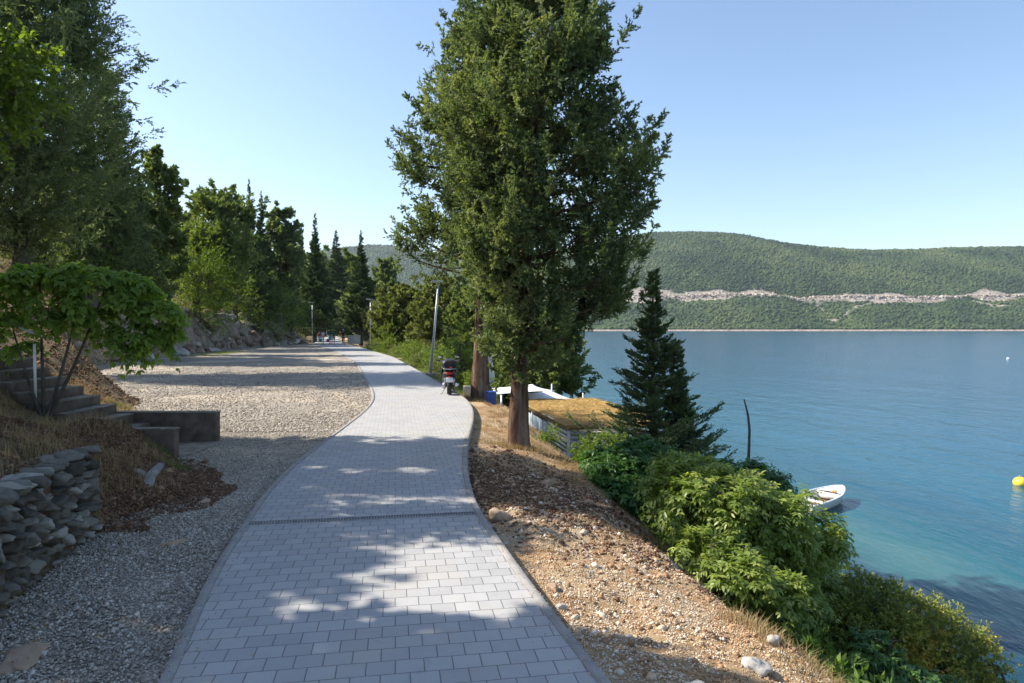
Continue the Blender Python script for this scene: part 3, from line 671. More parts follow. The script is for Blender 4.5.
def trunk_geo(g, P, R, rng, n=12, limbs=None, lr=.035, flute=.08):
    tube(g, P, R, n, rough=.06, rng=rng, flute=flute)
    if limbs is not None:
        for a, b in limbs:
            a = np.array(a); b = np.array(b); m = (a + b) / 2 + np.array([0, 0, -.12 * np.linalg.norm(b - a)])
            tube(g, bez(a, m, b, 6), np.linspace(lr, lr * .3, 6), 5, cap=False)
def limb_pairs(P, axis, rng, k, drop=.35):
    idx = rng.choice(len(P), min(k, len(P)), replace=False)
    out = []
    for i in idx:
        r = np.linalg.norm(P[i, :2] - axis[i, :2]); a = axis[i].copy(); a[2] -= drop * r; out.append((a, P[i] ))
    return out

def conifer(name, label, cat, base, trunk_top, zs, rl, rr, ax, n, ns, per, L, ll, lw, mat, seed, tr=.2, up=.6, lump=.22, rmin=.35, sl=.32, grav=0, ay=None, group=None, tbase=None, rd=None, limbs=60, spread=.75, barkm='bark', clump=None, fill=0):
    """all in local coordinates: base is the world position of the Empty"""
    rng = np.random.default_rng(seed)
    t = thing(name, label, cat, base, 0, group)
    P, out, axis, fr = crown_points(n, zs, rl, rr, ax, 0.0 if ay is None else ay, rng, rmin, lump, seed, rd, clump)
    D = nrm(out * .85 + np.array([0, 0, up]) + .3 * rng.normal(size=(n, 3)))
    lr_ = np.interp(P[:, 2], zs, (np.array(rl) + np.array(rr)) / 2); Ln = L * rng.uniform(.7, 1.3, n) * np.clip(lr_ / (.55 * max(rl)), .28, 1)
    tint = np.clip((fr if clump else 0) + .47 + .42 * fbm(P[:, 0] * .8 + P[:, 1] * .6, P[:, 2] * .8, 3, seed + 3) + .12 * rng.normal(size=n), 0, 1)
    g = Geo(); plumes(g, P - D * Ln[:, None] * .75, D, Ln, ns, per, sl, ll, lw, rng, tint, spread, .42, grav)
    if fill:
        F_, fo, _, _ = crown_points(fill, zs, rl, rr, ax, 0.0 if ay is None else ay, rng, .1, lump, seed, rd)
        F_ = axis[rng.integers(0, n, fill)] * 0 + F_; c_ = np.stack([np.interp(F_[:, 2], zs, ax) if np.ndim(ax) else np.full(fill, ax), 0 * F_[:, 0], F_[:, 2]], -1)
        F_ = c_ + (F_ - c_) * [.68, .68, 1]; plumes(g, F_, nrm(fo + .6 * rng.normal(size=(fill, 3))), L * 1.2, 14, 14, sl, ll * 1.6, lw * 1.8, rng, .25, 1.1, .5)
    g.build('crown', mat, t)
    g = Geo(); tb = tbase or [(0, 0, -.3, tr * 1.5), (0, 0, .15, tr * 1.12), (0, 0, 1, tr)]
    zz = np.linspace(1.4, trunk_top, 9)
    axf = (lambda z: np.interp(z, zs, ax)) if np.ndim(ax) else (lambda z: ax)
    ayf = (lambda z: np.interp(z, zs, ay)) if (ay is not None and np.ndim(ay)) else (lambda z: 0 if ay is None else ay)
    x1, y1 = tb[-1][0], tb[-1][1]
    pts = [(a, b, c) for a, b, c, _ in tb]; rad = [r for *_, r in tb]
    for z in zz:
        f = min(1, (z - 1) / 2.0); pts.append((x1 * (1 - f) + axf(z) * f, y1 * (1 - f) + ayf(z) * f, z)); rad.append(tr * max(.06, 1 - (z / trunk_top) ** 1.1 * .95))
    PP = np.array(pts)
    tube(g, PP, rad, 16, rough=.05, rng=rng, flute=.07)
    for a, b in limb_pairs(P - D * Ln[:, None] * .6, axis, rng, limbs):
        a = np.array(a); a[2] = max(a[2], zs[0] * .9); b = np.array(b)
        a[0] = np.interp(a[2], PP[:, 2], PP[:, 0]); a[1] = np.interp(a[2], PP[:, 2], PP[:, 1])
        r0 = .05 * tr / .2 * min(1.3, .5 + np.linalg.norm(b - a) * .25)
        tube(g, bez(a, (a + b) / 2 + np.array([0, 0, -.1 * np.linalg.norm(b - a)]), b, 6), np.linspace(r0, r0 * .25, 6), 5, cap=False)
    g.build('trunk', M[barkm], t, smooth=True)
    return t

def broad(name, label, cat, base, ells, ntw, per, ll, lw, mat, seed, trunk_r=.1, fork=1.0, six=False, tw=.35, stems=1, droop=.25, group=None, top=.15, shell=.55, barkm='bark2', limbs=14, hang=0.0, foliage_name='crown', stem_name='trunk'):
    """ells: list of (cx,cy,cz,rx,ry,rz,weight) local; twigs stick out of the lumpy ellipsoids with leaves along them"""
    rng = np.random.default_rng(seed); t = thing(name, label, cat, base, 0, group)
    g = Geo(); allP = []; w = np.array([e[6] if len(e) > 6 else e[3] * e[5] for e in ells]); w = w / w.sum()
    for e, wi in zip(ells, w):
        n = max(3, int(ntw * wi)); d = rdir(rng, n); fr = shell + (1 - shell) * rng.random(n) ** .6
        lm = 1 + .28 * fbm(d[:, 0] * 2 + seed + e[0], d[:, 1] * 2 + d[:, 2] * 2.3, 3, seed)
        P = np.array(e[:3]) + d * np.array(e[3:6]) * (fr * lm)[:, None]
        D = nrm(d * .8 + np.array([0, 0, .35 - hang]) + .45 * rng.normal(size=(n, 3)))
        k = P[:, 2] > -9; P, D = P[k], D[k]; n = len(P)
        tt = rng.uniform(.0, 1, (n, per)); Lt = tw * rng.uniform(.7, 1.3, n)
        Q = P[:, None] + D[:, None] * (tt * Lt[:, None])[..., None] - np.array([0, 0, 1]) * (tt ** 2 * droop * Lt[:, None])[..., None]
        LD = nrm(D[:, None] * .7 + .8 * nrm(rng.normal(size=(n, per, 3))) + np.array([0, 0, -.25 - hang]))
        NN = nrm(np.array([0, 0, 1.0]) + .55 * rng.normal(size=(n, per, 3)))
        tn = np.clip((.42 + .3 * fbm(P[:, 0] * 1.3 + 4, P[:, 1] + P[:, 2], 2, seed + 2))[:, None] + .1 * rng.normal(size=(n, 1)) + .16 * (tt - .4) + .09 * rng.normal(size=(n, per)), 0, 1)
        leaves(g, Q.reshape(-1, 3), LD.reshape(-1, 3), NN.reshape(-1, 3), ll * rng.uniform(.6, 1.25, n * per), lw * rng.uniform(.75, 1.2, n * per), tn.ravel(), six)
        allP.append(P)
    g.build(foliage_name, mat, t)
    allP = np.concatenate(allP); g = Geo(); top_c = np.average([e[:3] for e in ells], axis=0, weights=w)
    for s in range(stems):
        b0 = np.array([rng.normal(0, .06 * stems), rng.normal(0, .06 * stems), -.3]); fk = b0 * .4 + top_c * fork + rng.normal(0, .05 * stems, 3); fk[2] = max(.2, fk[2])
        tube(g, bez(b0, (b0[0] * 1.0, b0[1], fk[2] * .55), fk, 8), np.linspace(trunk_r * 1.3, trunk_r * .65, 8), 9, rough=.06, rng=rng)
        for i in rng.choice(len(allP), limbs, replace=False):
            b = allP[i]; tube(g, bez(fk, (fk + b) / 2 + rng.normal(0, .1, 3) * np.linalg.norm(b - fk) * .5, b, 6), np.linspace(trunk_r * .5, trunk_r * .1, 6), 5, cap=False)
    g.build(stem_name, M[barkm], t, smooth=True)
    return t

def pinnate(name, label, cat, base, ells, nr, pairs, rl, ll, lw, mat, seed, stems=6, stem_r=.02, droop=.45, group=None, zmin=-9, upbias=.25, cam=None):
    """shrub of arching compound leaves"""
    rng = np.random.default_rng(seed); t = thing(name, label, cat, base, 0, group); g = Geo(); st = Geo(); w = np.array([e[6] if len(e) > 6 else e[3] * e[5] for e in ells]); w = w / w.sum(); tips = []
    for e, wi in zip(ells, w):
        n = int(nr * wi); d = rdir(rng, n); d[:, 2] = np.where(rng.random(n) < .7, np.abs(d[:, 2]), d[:, 2])
        # rachises come in rosettes at shoot tips
        nc = max(2, n // 7); cd = d[:nc]; ci = rng.integers(0, nc, n)
        fr = (.62 + .38 * rng.random(nc) ** .7) * (1 + .42 * fbm(cd[:, 0] * 2.2 + seed, cd[:, 1] * 2.2 + cd[:, 2] * 2, 3, seed))
        P0 = np.array(e[:3]) + cd * np.array(e[3:6]) * fr[:, None]; tips.append(P0)
        P = P0[ci]; D = nrm(cd[ci] * .55 + .75 * rdir(rng, n) + np.array([0, 0, upbias])); Lr = rl * rng.uniform(.6, 1.15, n)
        th = np.linspace(.18, 1, pairs); S = nrm(np.cross(D, np.array([0, 0, 1.0]) + .2 * rng.normal(size=(n, 3))))
        fresh = rng.random(n) < .16
        tb = np.clip(.4 + .22 * fbm(P[:, 0] * 1.5, P[:, 2] * 1.5 + P[:, 1], 2, seed) + .1 * rng.normal(size=n) + .28 * fresh, 0, 1)
        for sgn in (-1, 1, 0):
            tt = th if sgn else np.array([1.0])
            Q = P[:, None] + D[:, None] * (Lr[:, None] * tt[None])[..., None] - np.array([0, 0, 1]) * (Lr[:, None] * droop * tt[None] ** 2)[..., None]
            ax = nrm(D[:, None] - np.array([0, 0, 1]) * 2 * droop * tt[None, :, None])
            LD = nrm(sgn * S[:, None] * .95 + ax * (.55 if sgn else 1) + np.array([0, 0, -.3]) + .22 * rng.normal(size=Q.shape))
            NN = nrm(np.array([0, 0, 1.0]) + .3 * D[:, None] + .3 * rng.normal(size=Q.shape))
            m = Q.shape[1]
            leaves(g, Q.reshape(-1, 3), LD.reshape(-1, 3), NN.reshape(-1, 3), (ll * rng.uniform(.7, 1.2, (n, m)) * (1 - .35 * np.abs(tt[None] - .55))).ravel(), lw * rng.uniform(.8, 1.15, n * m), np.clip(np.repeat(tb, m) + .07 * rng.normal(size=n * m) + .08 * np.tile(tt, n), 0, 1), True)
        # rachis stalks
        for i in rng.choice(n, min(n, 160), replace=False):
            tq = np.linspace(0, 1, 4)[:, None]; tube(st, P[i] + D[i] * Lr[i] * tq - np.array([0, 0, 1]) * Lr[i] * droop * tq ** 2, [.004, .003, .002, .001], 3, cap=False)
    tips = np.concatenate(tips)
    for s in range(stems):
        b0 = np.array([rng.normal(0, .12), rng.normal(0, .12), -.25]); 
        for i in rng.choice(len(tips), 6 if stems > 1 else 4):
            b = tips[i]; m = b0 * .35 + b * .65; m[2] = b0[2] * .5 + b[2] * .5 + .1
            tube(st, bez(b0, m, b, 8), np.linspace(stem_r, stem_r * .25, 8), 5, cap=False)
    g.build('foliage', mat, t); st.build('stem', M['bark2'], t, smooth=True); return t

def zpx(py, d): return H + (HY - py) / F * d

def copy_tree(o, loc, rotz, sc, label, cat=None, group=None):
    r = o.copy(); C.objects.link(r); r.location = loc; r.rotation_euler = (0, 0, rotz); r.scale = sc if hasattr(sc, '__len__') else (sc,) * 3
    r['label'] = label
    if cat: r['category'] = cat
    if group: r['group'] = group
    for ch in o.children:
        c = ch.copy(); C.objects.link(c); c.parent = r
    return r
# ------------------------------------------------------------------ the two great cypresses by the path
ax0, ay0 = .12, 13.5; zb = gz(ax0, ay0)
k = F / 13.5
pyA = [366, 352, 335, 303, 270, 230, 195, 160, 130, 100, 50, 0, -45, -85]
Lp = [519, 518, 514, 507, 492, 470, 455, 452, 458, 465, 476, 500, 520, 538]
Rp = [536, 556, 584, 614, 638, 656, 664, 668, 650, 626, 604, 576, 560, 550]
Ap = [517, 517, 518, 520, 524, 528, 531, 533, 535, 537, 540, 542, 543, 543]
zsA = [zpx(p, 13.5) - zb for p in pyA]
rlA = [max(.15, (a - l) / k + .05) for a, l in zip(Ap, Lp)]; rrA = [max(.15, (r - a) / k + .08) for a, r in zip(Ap, Rp)]
axA = [(a - CX) * 13.5 / F - ax0 for a in Ap]
rdA = [.3, .7, 1.1, 1.5, 1.75, 1.85, 1.85, 1.85, 1.75, 1.6, 1.4, 1.1, .75, .4]
conifer('cypress_tree', 'tall cypress nearest the camera, its crown out over the straw roof', 'cypress', (ax0, ay0, zb), zsA[-1] - .4,
        zsA, rlA, rrA, axA, 1550, 19, 28, .52, .05, .02, M['cyp'], 11, clump=(185, .21), fill=380, tr=.18, up=.95, grav=0, lump=.55, rmin=.5, sl=.4, spread=1.0,
        tbase=[(-.02, 0, -.4, .27), (0, 0, .05, .225), (0, 0, .5, .2), (.02, 0, 1.0, .185)], rd=rdA, limbs=110, group='two big cypresses at the path edge')
bx0, by0 = wp(480, 401, -.25); zb = gz(bx0, by0); dB = by0; k = F / dB
pyB = [270, 262, 272, 250, 230, 200, 165, 130, 100, 60, 30, 0, -30, -55]
Lp = [452, 430, 410, 400, 396, 398, 406, 410, 432, 456, 462, 478, 488, 494]
Rp = [500, 510, 522, 535, 545, 548, 550, 550, 548, 545, 540, 530, 520, 508]
Ap = [482, 482, 483, 484, 485, 487, 489, 490, 491, 493, 495, 498, 500, 500]
zsB = [zpx(p, dB) - zb for p in pyB]
rlB = [max(.2, (a - l) / k + .12) for a, l in zip(Ap, Lp)]; rrB = [max(.2, (r - a) / k - .1) for a, r in zip(Ap, Rp)]
axB = [(a - CX) * dB / F - bx0 for a in Ap]
tB = conifer('cypress_tree', 'second big cypress, its trunk beside the blue bin behind the scooter', 'cypress', (bx0, by0, zb), zsB[-1] - .4,
        zsB, rlB, rrB, axB, 1150, 16, 23, .75, .07, .028, M['cyp'], 23, clump=(150, .29), fill=260, tr=.25, up=.7, lump=.55, rmin=.5, sl=.38, grav=.2, spread=1.0,
        tbase=[(-.02, 0, -.4, .4), (0, 0, .1, .33), (0, 0, .6, .29), (.0, 0, 1.0, .275)], limbs=90, group='two big cypresses at the path edge')

# small dark conifer by the water ---------------------------------------------------
def tiered(name, label, loc, hgt, rad, seed, mat, lead2=None, cat='conifer', dens=1.0, z0t=.55, lw=.03, ll=.07, lmin=.12):
    rng = np.random.default_rng(seed); t = thing(name, label, cat, loc); g = Geo(); tr = Geo()
    tube(tr, [(0, 0, -.3), (.02, 0, hgt * .3), (0, .03, hgt * .7), (0, 0, hgt)], [.13, .1, .05, .012], 9, rough=.05, rng=rng)
    leaders = [(0, 0, z0t, hgt, rad, 0)]
    if lead2: leaders.append(lead2); tube(tr, bez((0, 0, hgt * .15), (lead2[0] * .9, lead2[1], hgt * .2), (lead2[0], lead2[1], lead2[3]), 7), np.linspace(.07, .01, 7), 6)
    for lx, ly, z0, z1, R, e in leaders:
        z = z0
        while z < z1 - .05:
            f = (z - z0) / (z1 - z0); r = R * (1 - f) ** (.95 if f < .5 else .85) * rng.uniform(.6, 1.2) * (1.3 if f < .45 else 1.0 if f < .7 else .8)
            nb = int((10 if f < .8 else 6) * dens)
            for q in range(nb):
                if rng.random() < .12: continue
                a = rng.uniform(0, 6.28); l = max(lmin, r * rng.uniform(.5, 1.1)); tp = 1 - (.7 * max(0, f - .5) / .5 if lmin < .1 else 0); c, s = math.cos(a), math.sin(a)
                zr = z + rng.normal(0, .07)
                p0 = np.array([lx, ly, zr]); p2 = p0 + np.array([c * l, s * l, l * rng.uniform(.05, .4)]); p1 = p0 + np.array([c * l * .6, s * l * .6, -l * .05])
                B = bez(p0, p1, p2, 8); tube(tr, B, np.linspace(.018 * l + .004, .003, 8), 4, cap=False)
                nsd = int(8 + 13 * l); tt = rng.uniform(.12, 1, nsd) ** .8; idx = tt * 7; i0 = np.clip(idx.astype(int), 0, 6); fr = (idx - i0)[:, None]
                Pp = B[i0] * (1 - fr) + B[i0 + 1] * fr; fw = nrm(B[i0 + 1] - B[i0]); sd = nrm(np.cross(fw, [0, 0, 1])) * rng.choice([-1, 1], nsd)[:, None]
                Dd = nrm(fw * .8 + sd * rng.uniform(.3, 1.1, nsd)[:, None] + np.array([0, 0, .12]) + .12 * rng.normal(size=(nsd, 3)))
                Ls = (.22 * l * (1.15 - tt * .7) + .07) * tp
                spray_leaves(g, Pp, Dd, Ls, 15, ll * tp, lw * tp, .45, np.clip(.4 + .3 * tt + .1 * rng.normal(), 0, 1), rng)
                spray_leaves(g, B[-3:-1], nrm(B[-2:] - B[-3:-1]), .16 * tp, 16, ll * tp, lw * .8 * tp, .5, .6, rng)
            z += rng.uniform(.11, .2) * (1 - .35 * f)
    g.build('crown', mat, t); tr.build('trunk', M['bark2'], t, smooth=True); return t
dC = 22.0; X, _, _ = at(653, 300, dC)
zc0 = gz(X, dC)
tiered('young_conifer', 'small dark spire shaped conifer standing against the water right of the straw roof', (X, dC, zc0), zpx(274, dC) - zc0, 2.15, 5, M['spruce'], (.72, -.3, .9, zpx(345, dC) - zc0, 1.0, 0))
# its low spreading branches are in the same crown

# ------------------------------------------------------------------ trees of the left hillside
def con_tree(name, label, px, ytop, d, wpx, seed, mat='dark', cbase=.12, shape='spire', n=190, ns=8, per=11, up=.7, group=None, cat='cypress', base_drop=.2, lump=.55, ll=None, X=None):
    d0 = d
    while X is None and px < 312 and (px - CX) * d / F > LB(d) - 1.5 and d < 130: d += .5
    n = int(n * 1.7); ns = int(ns * 1.2)
    x = (px - CX) * d / F if X is None else X; z0 = gz(x, d); h = zpx(ytop, d) - z0; r = wpx / 2 * d / F
    if shape == 'spire': prof = [(cbase, .35), (cbase + .08, .8), (.25, 1), (.45, .78), (.65, .45), (.8, .22), (.92, .07), (1.0, .0)]
    elif shape == 'cone': prof = [(cbase, .4), (cbase + .06, .9), (.3, 1), (.5, .9), (.7, .7), (.85, .45), (.95, .2), (1, .05)]
    else: prof = [(cbase, .35), (cbase + .1, .75), (.5, 1), (.7, .97), (.85, .72), (.94, .42), (1, .1)]
    zs = [a * h for a, _ in prof]; rr = [b * r * (.86 if shape == 'round' else .95) for _, b in prof]
    l = (ll * d / d0 if ll else .0026 * d) * 1.3
    return conifer(name, label, cat, (x, d, z0), h * .93, zs, rr, rr, 0.0, n, ns, per, r * .42 if shape != 'spire' else max(.4, r * .42), l * 1.5, l * .7, M[mat], seed, tr=.02 * h + .02, up=up, lump=lump, rmin=.4, sl=.42, limbs=26, group=group, barkm='bark2', clump=(max(30, n // 7), r * .16) if shape == 'round' else None)
G1 = 'trees on the slope left of the path'
con_tree('pine_tree', 'huge dark pine at the left edge with a bare branch stub poking into the sky', 22, -95, 31, 195, 31, 'dark', .16, 'round', 1000, 12, 15, .35, G1, 'pine', lump=.4, ll=.062)
con_tree('pine_tree', 'dark pine rising behind the huge one, its top just left of the open sky', 92, 40, 36, 100, 32, 'dark', .1, 'cone', 520, 10, 13, .6, G1, 'pine', lump=.35, ll=.06)
con_tree('cypress_tree', 'narrow near black cypress ending the tall dark group on the left', 117, 100, 38, 52, 33, 'spruce', .06, 'spire', 260, 9, 12, .7, G1, 'cypress', ll=.07)
con_tree('pine_tree', 'mid height pine between the tall dark group and the round pines', 157, 152, 47, 62, 34, 'pine', .1, 'round', 260, 9, 12, .4, G1, 'pine', lump=.4)
con_tree('pine_tree', 'broad round topped pine left of the two thin cypress spires', 214, 188, 62, 86, 35, 'pine', .2, 'round', 300, 9, 12, .35, G1, 'pine', lump=.4)
con_tree('pine_tree', 'low flat pine filling the gap left of the round topped pine', 176, 205, 88, 50, 36, 'pine', .1, 'round', 180, 8, 11, .35, G1, 'pine', lump=.4)
spire0 = tiered('cypress_tree', 'thin cypress spire, left one of the pair beside the round pine', (0, 0, 0), 8.0, 1.2, 37, M['spruce'], None, 'cypress', 1.15, 1.0, .06, .11, .02)
spire0['group'] = G1; spire0['used'] = 0
def spire(label, px, yt, d, w, group, rot):
    while px < 312 and (px - CX) * d / F > LB(d) - 1.5: d += .5
    x = (px - CX) * d / F; z0 = gz(x, d); h = zpx(yt, d) - z0; sw = w / 2 * d / F / 1.15; sc = (sw, sw, h / 8.0)
    if not spire0['used']:
        spire0['used'] = 1; spire0.location = (x, d, z0); spire0.rotation_euler = (0, 0, rot); spire0.scale = sc; return
    o = copy_tree(spire0, (x, d, z0), rot, sc, label, 'cypress', group)
spire('thin cypress spire, left one of the pair beside the round pine', 249, 180, 74, 30, G1, 0.0)
spire('thin cypress spire, right one of the pair and slightly shorter', 261, 192, 72, 30, G1, 2.1)
con_tree('pine_tree', 'dark pine just right of the pair of thin spires', 280, 208, 78, 50, 39, 'dark', .12, 'round', 230, 8, 11, .4, G1, 'pine', lump=.4)
G2 = 'cypresses at the far bend of the path'
spire('far bend cypress with a ragged top, leftmost of its row', 301, 226, 92, 30, G2, 1.0)
spire('tallest pointed cypress in the row at the far bend', 315, 214, 100, 36, G2, 3.0)
spire('far bend cypress directly behind the walking people, broad at its base', 336, 231, 168, 44, G2, 4.2)
spire('cypress alone right of the far bend, standing before the bluish hill', 361, 231, 90, 36, G2, 5.1)
G3 = 'dark trees filling the background beyond the bend'
for i, (px, yt, d, w, lab) in enumerate([(290, 250, 120, 50, 'background pine behind the ragged cypress'), (325, 262, 190, 60, 'background pine between the tallest cypress and the broad one'),
        (350, 255, 182, 40, 'background pine in the gap left of the lone cypress'), (384, 262, 118, 40, 'dark background pine just right of the lone cypress'), (270, 255, 105, 60, 'background pine above the dark bushes'),
        (345, 290, 205, 90, 'farthest background pine seen over the people'), (306, 290, 185, 60, 'background pine above the left street lamps'), (372, 285, 150, 70, 'background pine low behind the lone cypress')]):
    con_tree('pine_tree', lab, px, yt, d, w, 50 + i, 'dark' if i % 2 else 'pine', .05, 'round', 190, 7, 10, .4, G3, 'pine', lump=.4)
for i, (px, yt, d, w, lab) in enumerate([(206, 236, 108, 70, 'background pine showing over the bright tree'), (150, 196, 82, 60, 'pine in deep shade under the mid height pine'), (240, 240, 90, 60, 'background pine under the thin spires'), (130, 190, 44, 70, 'low shaded pine at the foot of the dark group'), (95, 170, 40, 90, 'shaded pine behind the hillside shrubs'), (40, 150, 44, 110, 'shaded pine behind the trunk at the left edge')]):
    con_tree('pine_tree', lab, px, yt, d, w, 70 + i, 'dark', .04, 'round', 200, 7, 11, .4, G1, 'pine', lump=.4)

G4 = 'leafy shrubs on the bank left of the yard'
def bush(label, px, ytop, d, wpx, hpx, seed, mat='shrub', ntw=420, per=9, ll=None, group=G4, name='leafy_shrub', cat='shrub', z0=None, six=False, X=None, lw=.5, stems=3, shell=.5):
    d0 = d
    while X is None and px < 312 and (px - CX) * d / F > LB(d) - 1.2 and d < 130: d += .5
    if ll: ll = ll * d / d0
    x = (px - CX) * d / F if X is None else X; zt = zpx(ytop, d); z0 = gz(x, d) if z0 is None else z0; rx = wpx / 2 * d / F; h = hpx * d / F
    l = ll or .0019 * d + .02; h = max(h, .3); cz = zt - z0 - h / 2
    r = np.random.default_rng(seed)
    el = [(0, 0, cz, rx * .62, rx * .6, h * .5), (-rx * .5, r.uniform(-.3, .3) * rx, cz - h * .12, rx * .5, rx * .5, h * .36), (rx * .5, r.uniform(-.3, .3) * rx, cz - h * .15, rx * .5, rx * .5, h * .34), (rx * r.uniform(-.3, .3), -rx * .35, cz - h * .2, rx * .55, rx * .4, h * .3)]
    return broad(name, label, cat, (x, d, z0), el, ntw, per, l * 1.3, l * lw * 1.3, M[mat], seed, trunk_r=.03 + .012 * h, stems=stems, tw=rx * .28, group=group, shell=shell, limbs=8, foliage_name='crown' if name.endswith('tree') else 'foliage', stem_name='trunk' if name.endswith('tree') else 'stem')
bush('bright yellow green tree on the bank, lit from above, left of the dark bushes', 196, 223, 40, 82, 90, 81, 'bright', 1500, 12, .085, name='broadleaf_tree', cat='tree')
bush('bright green shrub right of the bright tree, half as tall', 236, 262, 46, 50, 60, 82, 'bright', 500, 10, .09)
bush('big dark rounded bush above the rock bank', 262, 266, 50, 76, 70, 83, 'shrub', 900, 10, .085)
bush('dark bush tapering down to the end of the rock bank', 292, 290, 60, 50, 48, 84, 'shrub', 500, 10, .1)
bush('low bush hanging over the rock face below the bright tree', 205, 296, 44, 56, 40, 85, 'shrub', 500, 10, .08)
bush('shaded bush on the slope between the broad leaved shrub and the bright tree', 140, 240, 36, 64, 80, 86, 'shrub', 700, 10, .08)
bush('green shrub under the huge pine, right of its trunk', 84, 205, 30, 66, 66, 87, 'shrub', 600, 10, .07)
bush('sunlit green shrub under the narrow black cypress', 118, 226, 33, 46, 44, 88, 'bright', 400, 10, .075)
bush('small low plant at the brow of the rock bank', 270, 322, 70, 36, 22, 89, 'shrub', 300, 9, .1)
bush('pale olive shrub on the slope beside the fallen soil near the bend', 255, 312, 58, 26, 16, 90, 'olive', 220, 8, .08)
bush('yellowish low shrub under the first left lamp', 300, 318, 84, 26, 18, 91, 'olive', 220, 8, .1)

# ------------------------------------------------------------------ right of the path, middle distance
G5 = 'trees between the path and the sea'
def rt(label, px, yt, d, w, hpx, seed, mat, **k): return bush(label, px, yt, d, w, hpx, seed, mat, k.pop('ntw', 700), 10, k.pop('ll', .1), G5, k.pop('name', 'broadleaf_tree'), 'tree', **k)
con_tree('pine_tree', 'yellow green pine left of the near street lamp, sunlit from the left', 404, 290, 62, 56, 101, 'olive', .1, 'round', 330, 9, 13, .4, G5, 'pine', lump=.35)
con_tree('pine_tree', 'yellow green pine right behind the near street lamp', 441, 282, 56, 62, 102, 'olive', .12, 'round', 360, 9, 13, .4, G5, 'pine', lump=.35)
con_tree('pine_tree', 'olive green pine between the near lamp and the second cypress trunk', 468, 290, 48, 50, 103, 'pine', .12, 'round', 320, 9, 13, .4, G5, 'pine', lump=.35)
con_tree('pine_tree', 'small yellow green pine right behind the middle street lamp', 385, 300, 80, 36, 104, 'olive', .1, 'round', 200, 8, 11, .4, G5, 'pine', lump=.35)
con_tree('pine_tree', 'dark pine over the white shade sails, reaching out over the water', 543, 328, 44, 80, 105, 'pine', .25, 'round', 420, 10, 13, .3, G5, 'pine', lump=.45)
con_tree('pine_tree', 'dark pine seen between the two big cypress trunks', 503, 318, 46, 44, 106, 'dark', .05, 'round', 300, 9, 12, .4, G5, 'pine', lump=.35)
rt('fresh green bushy tree between the scooter and the second cypress trunk', 463, 322, 27, 42, 68, 107, 'bright', ll=.055)
rt('green bushy tree behind the middle street lamp base', 394, 318, 60, 46, 40, 108, 'bright', ll=.09)
rt('green bush at the foot of the olive pines, right of the near lamp', 446, 345, 34, 34, 40, 109, 'bright', ll=.065)
G6 = 'low hedge plants along the outer path edge'
hedge = [(68, 1.2, 1.1), (63, 1.4, 1.2), (58, 1.3, 1.0), (54, 1.6, 1.3), (50, 1.4, 1.2), (46, 1.5, 1.3), (42.5, 1.5, 1.2), (39, 1.6, 1.4), (36, 1.5, 1.2), (33.2, 1.5, 1.3), (30, 1.9, 1.2), (27, 1.9, 1.1), (52, 3.4, 1.8), (44, 3.6, 2.0), (37, 3.6, 1.9)]
hl = ['farthest hedge plant, beside the middle lamp', 'second hedge plant past the middle lamp towards the camera', 'yellowish hedge plant under the olive pines at the far end of the row', 'hedge plant in the far part of the row, wider than its neighbours', 'hedge plant halfway between the middle lamp and the dark kerb stone', 'hedge plant right above the dark kerb stone', 'hedge plant one step nearer than the dark kerb stone', 'leafy hedge plant halfway between the kerb stone and the near lamp', 'hedge plant two places behind the near lamp', 'hedge plant immediately left of the near lamp pole', 'hedge plant behind the near lamp footing', 'hedge plant behind the parked scooter', 'taller hedge plant in the second row, at its far end', 'taller hedge plant in the middle of the second row', 'taller hedge plant in the second row behind the near lamp']
for i, ((yy, s, w), lab) in enumerate(zip(hedge, hl)):
    x = float(XR(yy)) + s - .25; z0 = gz(x, yy); ht = .95 + .25 * (i % 3) + (.9 if i > 11 else 0)
    broad('hedge_plant', lab, 'shrub', (x, yy, z0), [(0, 0, ht * .5, w * .6, w * .7, ht * .5), (.3, .5, ht * .4, w * .5, w * .5, ht * .45), (-.2, -.5, ht * .35, w * .5, w * .5, ht * .4)], 420, 10, .09 if yy > 40 else .07, .045, M['bright' if i % 3 else 'olive'], 120 + i, trunk_r=.02, stems=3, tw=.2, group=G6, limbs=6, foliage_name='foliage', stem_name='stem')

# ------------------------------------------------------------------ shrubs of the near slope
def wl(px, py, d, base): x, y, z = at(px, py, d); return np.array([x - base[0], y - base[1], z - base[2]])
def ellw(base, px, py, d, rx, rz, ry=None, w=None):
    p = wl(px, py, d, base); e = (p[0], p[1], p[2], rx, ry or rx, rz); return e + ((w,) if w else ())
b1 = (2.7, 9.6, gz(2.7, 9.6))
pinnate('ash_shrub', 'large sunlit light green shrub with long drooping leaflets at the right of the dirt strip', 'shrub', b1,
        [ellw(b1, 700, 500, 9.2, .72, .42), ellw(b1, 745, 520, 9.4, .8, .5), ellw(b1, 795, 545, 9.6, .6, .5), ellw(b1, 720, 560, 8.9, .5, .45), ellw(b1, 765, 590, 9.2, .62, .42), ellw(b1, 690, 480, 9.6, .4, .28), ellw(b1, 800, 580, 9.9, .36, .34)],
        3700, 5, .27, .1, .036, M['ash'], 201, 6, .022, .35)
b1 = (2.2, 7.9, gz(2.2, 7.9))
pinnate('ash_shrub', 'low leafy shoot in front of the large sunlit shrub, leaning over the dirt', 'shrub', b1,
        [ellw(b1, 735, 575, 7.7, .38, .22), ellw(b1, 700, 548, 7.9, .2, .14), ellw(b1, 780, 600, 7.9, .3, .25)], 420, 4, .22, .098, .036, M['ash'], 202, 2, .012, .3)
b1 = (3.4, 13.2, gz(3.4, 13.2))
